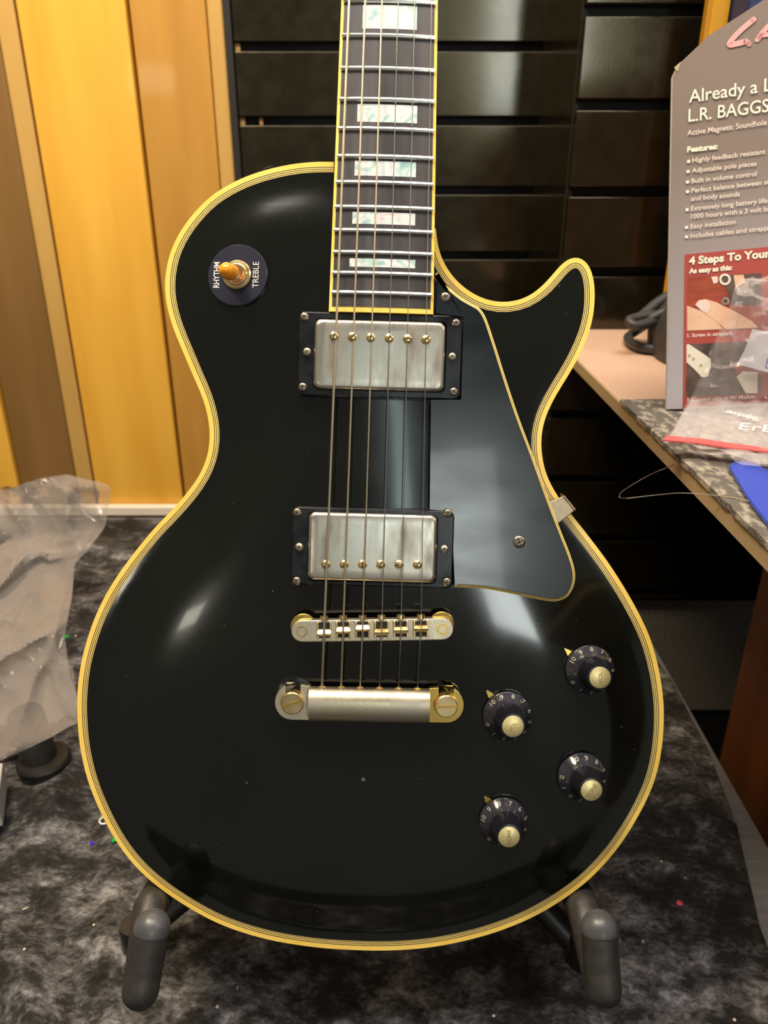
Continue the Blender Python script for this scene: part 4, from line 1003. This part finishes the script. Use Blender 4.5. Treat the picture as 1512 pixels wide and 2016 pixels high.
# cable and pouch on the counter behind the sign
def cz(px, py, h): return on_z(px, py, DZ + h)
pm = empty('vinyl_pouch', Matrix.Translation(cz(1330, 720, 0)), 'charcoal vinyl pouch on the counter behind the display sign', 'pouch')
bpy.context.view_layer.update()
pb_ = [cz(1277, 692, 0), cz(1318, 722, 0), cz(1390, 745, 0), cz(1410, 690, 0), cz(1340, 664, 0), cz(1282, 660, 0)]
ctr = sum(pb_, Vector()) / 6; m_ = MB(); vv = []; lv = [(1, .001), (1.03, .012), (.98, .028), (.85, .042), (.6, .050), (.2, .053)]
ring0 = poly_uv([(p.x, p.y) for p in pb_], 6); nn = len(ring0)
for s_, z in lv:
    for p in ring0: vv.append((ctr.x + (p[0] - ctr.x) * s_, ctr.y + (p[1] - ctr.y) * s_, DZ + z + .003 * mnoise.noise(Vector((p[0] * 60, p[1] * 60, z * 40)))))
m_.add(vv, [(k * nn + i, k * nn + (i + 1) % nn, (k + 1) * nn + (i + 1) % nn, (k + 1) * nn + i) for k in range(len(lv) - 1) for i in range(nn)] + [tuple((len(lv) - 1) * nn + i for i in range(nn)), tuple(range(nn - 1, -1, -1))])
wbuild(m_, 'pouch_body', POUCH, pm, ang=60)
def dpt(px, py, Y): return on_y(px, py, Y)
cb = [cz(1330, 692, .005), cz(1272, 688, .005), cz(1246, 680, .005), cz(1236, 668, .005), cz(1243, 658, .006), dpt(1262, 645, .80), dpt(1275, 634, .755), dpt(1300, 618, .75), dpt(1360, 600, .75)]
cable = empty('power_cable', Matrix.Translation(cb[4]), 'grey-black cable looped beside the charcoal pouch on the counter', 'cable')
bpy.context.view_layer.update()
for p in cb: p.z = max(p.z, DZ + .006)
wbuild(MB().tube(curve_pts(cb, 8), .0048, 12), 'loop', CABLE, cable)
st = [dpt(1360, 618, .77), dpt(1312, 621, .76), dpt(1280, 620, .755), dpt(1250, 626, .75), dpt(1239, 632, .745), dpt(1252, 641, .74), dpt(1290, 632, .75), dpt(1340, 626, .76)]
wbuild(MB().tube(curve_pts(st, 8), .0046, 12), 'loop', CABLE, cable)
s2 = [dpt(1246, 636, .75), dpt(1270, 616, .76), dpt(1300, 592, .77), dpt(1350, 565, .78)]
wbuild(MB().tube(curve_pts(s2, 8), .0050, 12), 'loop', CABLE, cable)

# yellow strip and navy box behind the sign
yb_p = on_y(1412, 40, .82); yp = on_y(1412, 160, .82)
yw = empty('yellow_bar', Matrix.Translation((yb_p.x, .82, DZ)), 'yellow plastic bar standing upright behind the display sign', 'bar')
bpy.context.view_layer.update()
hy = 1.05 - DZ
MB().box((0, 0, hy / 2), (.0155, .012, hy)).build('bar', YELLOW, yw, bevel=.001)
MB().box((-.0095, .001, hy / 2), (.0045, .010, hy)).build('lip', YELLOWD, yw, bevel=.0008)
nv_ = on_y(1500, 30, .80)
nbx = empty('navy_carton', Matrix.Translation((nv_.x + .02, .80, DZ)), 'navy blue carton standing behind the display sign at the right edge', 'box')
bpy.context.view_layer.update()
hh = .72 - DZ
MB().box((0, .0, hh / 2), (.085, .05, hh)).build('carton', NAVY, nbx, bevel=.001)
MB().box((0, .0, hh + .0008), (.084, .049, .0016)).build('lid_flap', NAVY, nbx, bevel=.0005)

# ------------------------------------------------------------------ tiny litter on the velvet
GREENS = mat('green_sequin', (.01, .50, .07), .2, metal=.3); VIOLET = mat('violet_sequin', (.09, .02, .70), .2, metal=.3)
PINKS = mat('pink_scrap', (.90, .10, .16), .5); CRUMB = mat('pale_crumb', (.75, .66, .50), .6); RINGW = mat('white_ring_plastic', (.85, .83, .82), .4)
def flake(px, py, r, m, name, label, cat, group=None, sq=1.0, rot=0.0, z=None):
    p = on_z(px, py, .006)
    for _ in range(4): p = on_z(px, py, .0012 + cloth_h(p.x, p.y))
    hz = z if z is not None else .0012 + cloth_h(p.x, p.y)
    o = MB().lathe([(r * .7, -.0004), (r, 0), (r * .85, .0005), (r * .3, .0008), (0, .0008)], n=10).build(name, m)
    o.matrix_world = Matrix.Translation((p.x, p.y, hz)) @ Matrix.Rotation(rot, 4, 'Z') @ Matrix.Diagonal((1, sq, 1, 1)); tag(o, label, cat, group); return o
flake(224, 1654, .0022, GREENS, 'sequin', 'bright green sequin on the velvet right beside the binding', 'sequin', 'sequins on the velvet')
flake(181, 1660, .0020, VIOLET, 'sequin', 'violet sequin on the velvet left of the guitar', 'sequin', 'sequins on the velvet')
flake(131, 1253, .0030, GREENS, 'sequin', 'green sequin on the velvet beside the plastic bag', 'sequin', 'sequins on the velvet')
flake(1338, 1778, .0024, PINKS, 'paper_scrap', 'tiny pink scrap on the velvet right of the stand', 'scrap')
for px, py, r, sq, rot, lab in ((286, 1968, .0012, .8, .4, 'pale crumb just below the left stand tip'), (428, 1982, .0012, .9, 1, 'pale crumb on the velvet at the bottom edge left of centre'), (468, 1944, .0016, .3, 1.5, 'thin upright pale sliver on the velvet under the guitar'),
                               (50, 1789, .0022, .22, .5, 'thin pale curl on the velvet at far left'), (185, 1821, .0010, .9, 0, 'tiny pale crumb left of the stand arm'), (972, 2000, .0011, .9, 0, 'pale crumb at the bottom edge right of centre'),
                               (1302, 1696, .0008, 1, 0, 'tiny white crumb on the velvet right of the lower bout'), (1266, 1854, .0008, 1, 0, 'tiny white crumb right of the right stand tip'), (149, 1252, .0012, .9, 0, 'pale speck between the green sequin and the guitar'),
                               (1446, 2008, .0011, 1, 0, 'pale crumb in the bottom right corner of the velvet'), (48, 1869, .0009, 1, 0, 'tiny crumb on the velvet near the lower left'), (1349, 1729, .0006, 1, 0, 'white speck just above the pink scrap')):
    flake(px, py, r, CRUMB, 'crumb', lab, 'crumb', 'crumbs on the velvet', sq, rot)
p = on_z(207, 1622, .006); hz = .003 + cloth_h(p.x, p.y)
o = MB().tube([(.0038 * math.cos(t), .0038 * math.sin(t), 0) for t in np.linspace(0, 2 * math.pi, 24, endpoint=False)], .0007, 8, closed=True).build('plastic_ring', RINGW)
o.matrix_world = Matrix.Translation((p.x, p.y, hz)); tag(o, 'small white plastic ring on the velvet at the edge of the guitar', 'ring')
